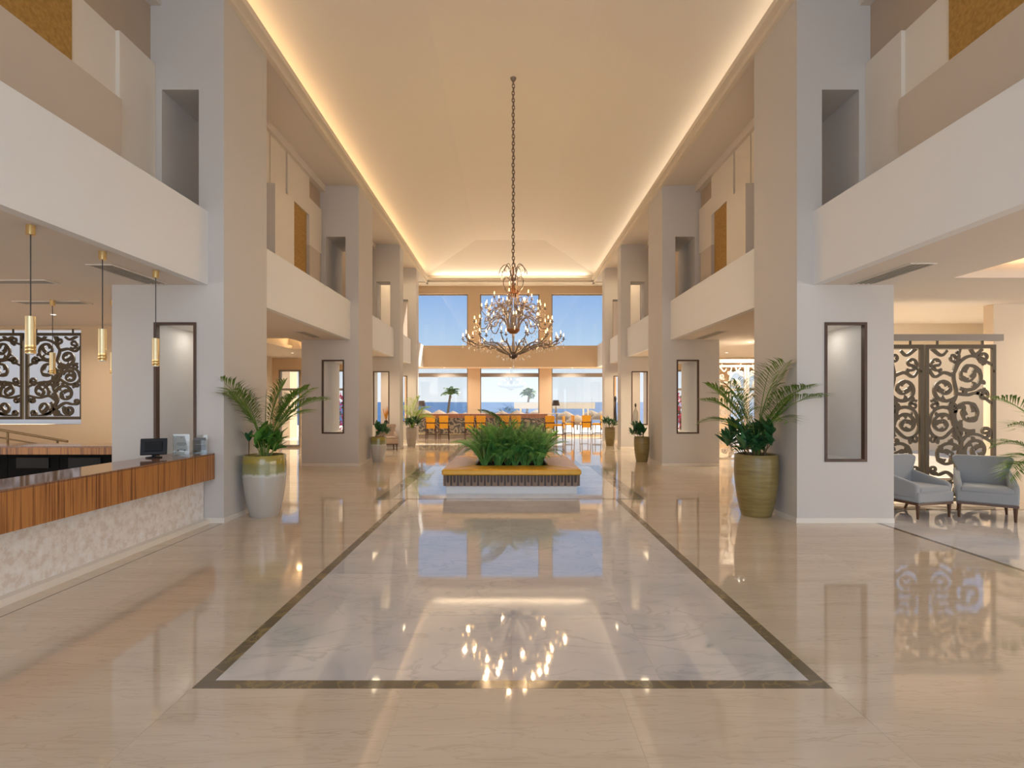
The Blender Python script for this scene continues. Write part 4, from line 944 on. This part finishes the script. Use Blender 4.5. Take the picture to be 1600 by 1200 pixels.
def stool_proto():
    t = thing('bar_stool', '', 'bar stool')
    MB().box(-0.19, 0.19, -0.17, 0.20, 0.60, 0.68).build('seat', 'leather_yellow', t, bevel=(0.02, 2))
    mb = MB().prism([(-0.185, 0.74), (0.185, 0.74), (0.20, 1.02), (-0.20, 1.02)], -0.215, -0.17); mb.build('backrest', 'leather_yellow', t, bevel=(0.015, 2))
    mb = MB().box(-0.18, 0.18, -0.205, -0.165, 0.49, 0.70); mb.build('lower_back', 'leather_yellow', t, bevel=(0.01, 2))
    MB().box(-0.195, 0.195, -0.20, -0.175, 0.70, 0.745).build('back_rail', 'stool_wood', t)
    for x in (-1, 1):
        MB().tube([(x*0.20, -0.21, 0), (x*0.19, -0.19, 0.5), (x*0.19, -0.19, 0.76)], [0.014, 0.02, 0.018], 6).build('leg', 'stool_wood', t)
        MB().tube([(x*0.19, 0.19, 0), (x*0.17, 0.17, 0.62)], [0.014, 0.02], 6).build('leg', 'stool_wood', t)
        MB().box(x*0.185-0.01, x*0.185+0.01, -0.19, 0.18, 0.24, 0.265).build('side_stretcher', 'stool_wood', t)
    MB().box(-0.18, 0.18, 0.165, 0.185, 0.22, 0.25).build('foot_bar', 'stool_wood', t)
    return t
sp0 = stool_proto()
def sx(px_, d): return (px_-797.5)*d/820
sl = [(673, 21.85, 0, 'yellow bar stool at the bar, first from the left'), (693.5, 21.85, 0, 'yellow bar stool at the bar, second from the left'), (733.5, 21.9, 0, 'yellow bar stool at the bar, third from the left'),
      (751.5, 21.9, 0, 'yellow bar stool at the bar, fourth from the left'), (788.5, 22.0, 0, 'yellow bar stool at the bar behind the tall thin frond'), (806.5, 22.0, 0, 'yellow bar stool at the bar just right of the thin frond'),
      (859, 21.95, 0, 'yellow bar stool at the right end of the bar, seen from behind'), (874, 21.6, 72, 'yellow bar stool turned sideways at the white table'), (889, 22.6, 100, 'yellow bar stool at the far side of the white table'),
      (915, 22.7, 8, 'yellow bar stool standing alone by the right sea window'), (935, 22.6, 62, 'rightmost yellow bar stool, next to the far right column')]
for i, (px_, d, a, lab) in enumerate(sl):
    o = sp0 if i == 0 else copy_tree(sp0)
    o.location = (sx(px_, d), d+0.15, 0.001); o.rotation_euler = (0, 0, math.radians(a)); tag(o, lab, 'bar stool', 'yellow stools at the bar')
t = thing('high_table', 'white topped high table at the right end of the bar', 'table', (2.02, 22.9, 0.001))
MB().box(-0.36, 0.40, -0.3, 0.3, 1.07, 1.105).build('table_top', 'white_lacquer', t)
MB().tube([(0, 0, 0.02), (0, 0, 1.07)], 0.035, 10).build('pedestal', 'frame_grey', t, smooth=50)
MB().lathe([(0.001, 0), (0.26, 0), (0.26, 0.015), (0.05, 0.03)], 24).build('foot_plate', 'frame_grey', t)
def table_lamp(x, y, z, label):
    t = thing('table_lamp', label, 'lamp', (x, y, z), group='table lamps on the bar')
    MB().lathe([(0.001, 0), (0.07, 0), (0.07, 0.015), (0.03, 0.03), (0.055, 0.12), (0.06, 0.18), (0.02, 0.28), (0.012, 0.36)], 16).build('lamp_body', 'vase_glass', t, smooth=50)
    MB().lathe([(0.165, 0.33), (0.17, 0.33), (0.125, 0.57), (0.12, 0.57)], 20).build('lamp_shade', 'lamp_shade', t, smooth=50)
    return t
table_lamp(sx(868.5, 23.0), 22.95, 1.106, 'table lamp with a dark shade on the white high table')
table_lamp(sx(659, 23.2), 23.2, 1.081, 'table lamp with a dark shade behind the bright yellow-green palm')

# ---------------- vases and ornaments standing in the niches
def vase(x, y, prof, m, label, name='vase', neck=None):
    t = thing(name, label, 'vase', (x, y, 0.821))
    MB().lathe(prof, 20).build('body', m, t, smooth=60)
    if neck: MB().lathe(neck, 12).build('stopper', 'vase_dark', t, smooth=60)
vase(4.22, 7.25, [(0.001,0),(0.06,0),(0.075,0.06),(0.10,0.30),(0.085,0.50),(0.055,0.57),(0.03,0.59)], 'vase_grey', 'smooth grey vase in the niche of the nearest right column', neck=[(0.02,0.59),(0.025,0.62),(0.01,0.65),(0.022,0.68),(0.008,0.71),(0.015,0.74),(0.003,0.77)])
vase(-4.20, 7.10, [(0.001,0),(0.05,0),(0.055,0.06),(0.05,0.25),(0.04,0.42),(0.02,0.55),(0.004,0.62)], 'vase_dark', 'slender black pointed ornament in the niche of the nearest left column')
vase(4.36, 18.28, [(0.001,0),(0.05,0),(0.09,0.10),(0.10,0.28),(0.085,0.42),(0.03,0.54),(0.025,0.60)], 'vase_glass', 'bottle shaped glass vase in the niche of the third right column', neck=[(0.02,0.60),(0.035,0.64),(0.03,0.70),(0.005,0.74)])
vase(4.28, 21.40, [(0.001,0),(0.05,0),(0.06,0.1),(0.04,0.40),(0.03,0.75),(0.055,0.92),(0.02,1.02)], 'vase_dark', 'dark twisted ornament in the niche of the farthest right column')
t = thing('dried_bouquet', 'orange dried flowers in a dark vase in the third left niche', 'vase', (-4.33, 18.28, 0.821))
MB().lathe([(0.001,0),(0.06,0),(0.08,0.06),(0.05,0.14)], 14).build('body', 'vase_dark', t, smooth=60)
rr = random.Random(3)
for i in range(14):
    a = rr.uniform(0, 6.28); l = rr.uniform(.25, .5); d = rr.uniform(.04, .14)
    MB().tube([(0, 0, .12), (d*.5*math.cos(a), d*.5*math.sin(a), .12+l*.5), (d*math.cos(a), d*math.sin(a), .12+l)], [0.004, 0.018, 0.003], 5).build('dried_stem', 'dried', t)

# ================================================================== OUTSIDE
o = MB().box(-40, 40, 24.58, 31, -0.4, -0.06).build('terrace_floor', 'terrace_stone'); struct(o, 'stone terrace floor just outside the sea windows', 'terrace')
for s, side in SIDE:
    x0, x1 = sorted((s*5.24, s*40))
    o = MB().box(x0, x1, 18.70, 24.58, -0.4, -0.26).build('terrace_ground', 'terrace_stone'); struct(o, f'sunny paving outside the {side} aisle window', 'terrace')
    x0, x1 = sorted((s*(8.56 if s < 0 else 9.16), s*40))
    o = MB().box(x0, x1, 10.99 if s < 0 else 13.96, 18.70, -0.4, -0.26).build('garden_ground', 'sand'); struct(o, f'sunny garden ground beyond the {side} carved screens', 'garden')
    if s > 0: struct(MB().box(12.72, 40, 0, 13.96, -0.4, -0.26).build('garden_ground', 'sand'), 'sunny garden ground outside the right aisle wall', 'garden')
o = MB().box(-150, 150, 31, 92, -3.0, -2.5).build('beach_ground', 'sand'); struct(o, 'sandy beach ground with sunshades below the terrace', 'ground')
o = MB().add([(-30000, 92, -14), (30000, 92, -14), (30000, 40000, -14), (-30000, 40000, -14)], [(0, 1, 2, 3)]).build('sea_ground', 'sea_water'); tag(o, 'deep blue sea stretching to the horizon', 'sea', None, 'structure')
# thatched sunshades
def sunshade_proto():
    t = thing('beach_sunshade', '', 'sunshade')
    MB().tube([(0, 0, 0), (0, 0, 2.75)], 0.06, 8).build('pole', 'trunk', t)
    MB().lathe([(1.30, 1.98), (1.42, 2.05), (1.25, 2.30), (0.75, 2.68), (0.25, 2.92), (0.02, 3.02)], 16).build('thatch_canopy', 'thatch', t, smooth=30)
    return t
s0 = sunshade_proto(); rr = random.Random(2); n = 0
for px_, d, dz in ((664, 74, 0), (686, 72, 0), (708, 75, -.2), (727, 70, -.3), (760, 72, 0), (784, 66, 0), (808, 70, .0), (838, 66, .1), (884, 62, .0), (902, 56, -.3), (924, 70, 0), (940, 66, -.1)):
    o = s0 if n == 0 else copy_tree(s0); n += 1
    o.location = ((px_-797.5)*d/820, d, -2.5+dz-(0 if dz <= 0 else 0)); tag(o, f'thatched beach sunshade, {["first", "second", "third", "fourth", "fifth", "sixth", "seventh", "eighth", "ninth", "tenth", "eleventh", "twelfth"][n-1]} from the left beyond the sea windows', 'sunshade', 'thatched sunshades on the beach')
# palms bent by the wind
pf = [frond_mesh('palm_leaf', 'palm_green', 1.0, 0.5, th1, 18, 0.46, 0.10, 0.15, sd, 0.6, 0.35) for th1, sd in ((1.9, 11), (2.5, 12), (1.5, 13))]
def beach_palm(px_, d, top, label, wind):
    t = thing('palm_tree', label, 'palm tree', ((px_-797.5)*d/820, d, -2.5))
    h = top+2.5
    MB().lathe([(0.05, h-0.5), (0.22, h-0.3), (0.20, h), (0.05, h+0.15)], 10, (0.05, 0, 0)).build('crown_shaft', 'trunk', t, smooth=60)
    MB().tube(smooth_path([(-0.5, 0, 0), (-0.35, 0, h*0.4), (-0.1, 0, h*0.8), (0.05, 0, h)], 4), [0.24-0.006*i for i in range(13)], 8).build('trunk', 'trunk', t, smooth=60)
    r = random.Random(int(px_))
    for i in range(32):
        az = i*137.5+r.uniform(-20, 20); L = r.uniform(1.35, 1.9)
        dx = math.cos(math.radians(az))
        o = place('palm_leaf', pf[i % 3], t, (0.05, 0, h), (0, math.radians(r.uniform(-35, 25)), math.radians(az+(-wind*35*math.sin(math.radians(az)))))); o.scale = (L, L, L)
beach_palm(703, 86, 2.6, 'wind-bent palm tree beyond the left sea window', 1)
beach_palm(826, 88, 2.4, 'wind-bent palm tree beyond the middle sea window', -1)
# flat-roofed beach bar
t = thing('beach_pavilion', 'flat cream roof slab of an outdoor pavilion beyond the right sea window', 'pavilion', ((865-797.5)*48/820, 48, -2.5))
MB().box(-3.6, 3.55, -1.5, 2.5, 3.50, 4.05).build('roof_slab', 'canopy_plaster', t)
for x, y in ((-3.0, -1.0), (3.0, -1.0), (-3.0, 2.0), (3.0, 2.0)): MB().box(x-.06, x+.06, y-.06, y+.06, 0, 3.50).build('post', 'canopy_plaster', t)
# exterior wing seen through the left aisle window, flowering shrubs outside both aisle windows
o = MB().box(-10.6, -9.75, 23.2, 24.0, -0.26, 3.4).build('wall_wing', 'aisle_wall'); struct(o, 'tan outside wall seen through the left aisle window', 'wall')
def bougainvillea(x, y, label, seed):
    t = thing('flowering_shrub', label, 'shrub', (x, y, -0.26)); r = random.Random(seed); mb = MB(); gl = MB()
    for i in range(900):
        u, v_, w_ = r.gauss(0, .4), r.gauss(0, .35), r.uniform(0.3, 2.2)
        p = Vector((u, v_, w_)); a = Vector((r.uniform(-1, 1), r.uniform(-1, 1), r.uniform(-1, 1))).normalized()*0.06; b_ = a.cross(Vector((r.random(), r.random(), r.random()))).normalized()*0.04
        (mb if r.random() < .75 else gl).add([p-a, p+b_, p+a, p-b_], [(0, 1, 2, 3)])
    tag(mb.build('blossoms', 'pink_flower', t), kind='stuff'); tag(gl.build('foliage', 'leaf_dark', t), kind='stuff')
    MB().tube([(0, 0, 0), (0.05, 0, 0.8), (0, 0.05, 1.6)], 0.04, 6).build('stem', 'trunk', t)
bougainvillea(-6.35, 20.3, 'pink flowering shrub seen through the second left niche', 1)
bougainvillea(6.55, 20.3, 'pink flowering shrub seen through the second right niche', 2)
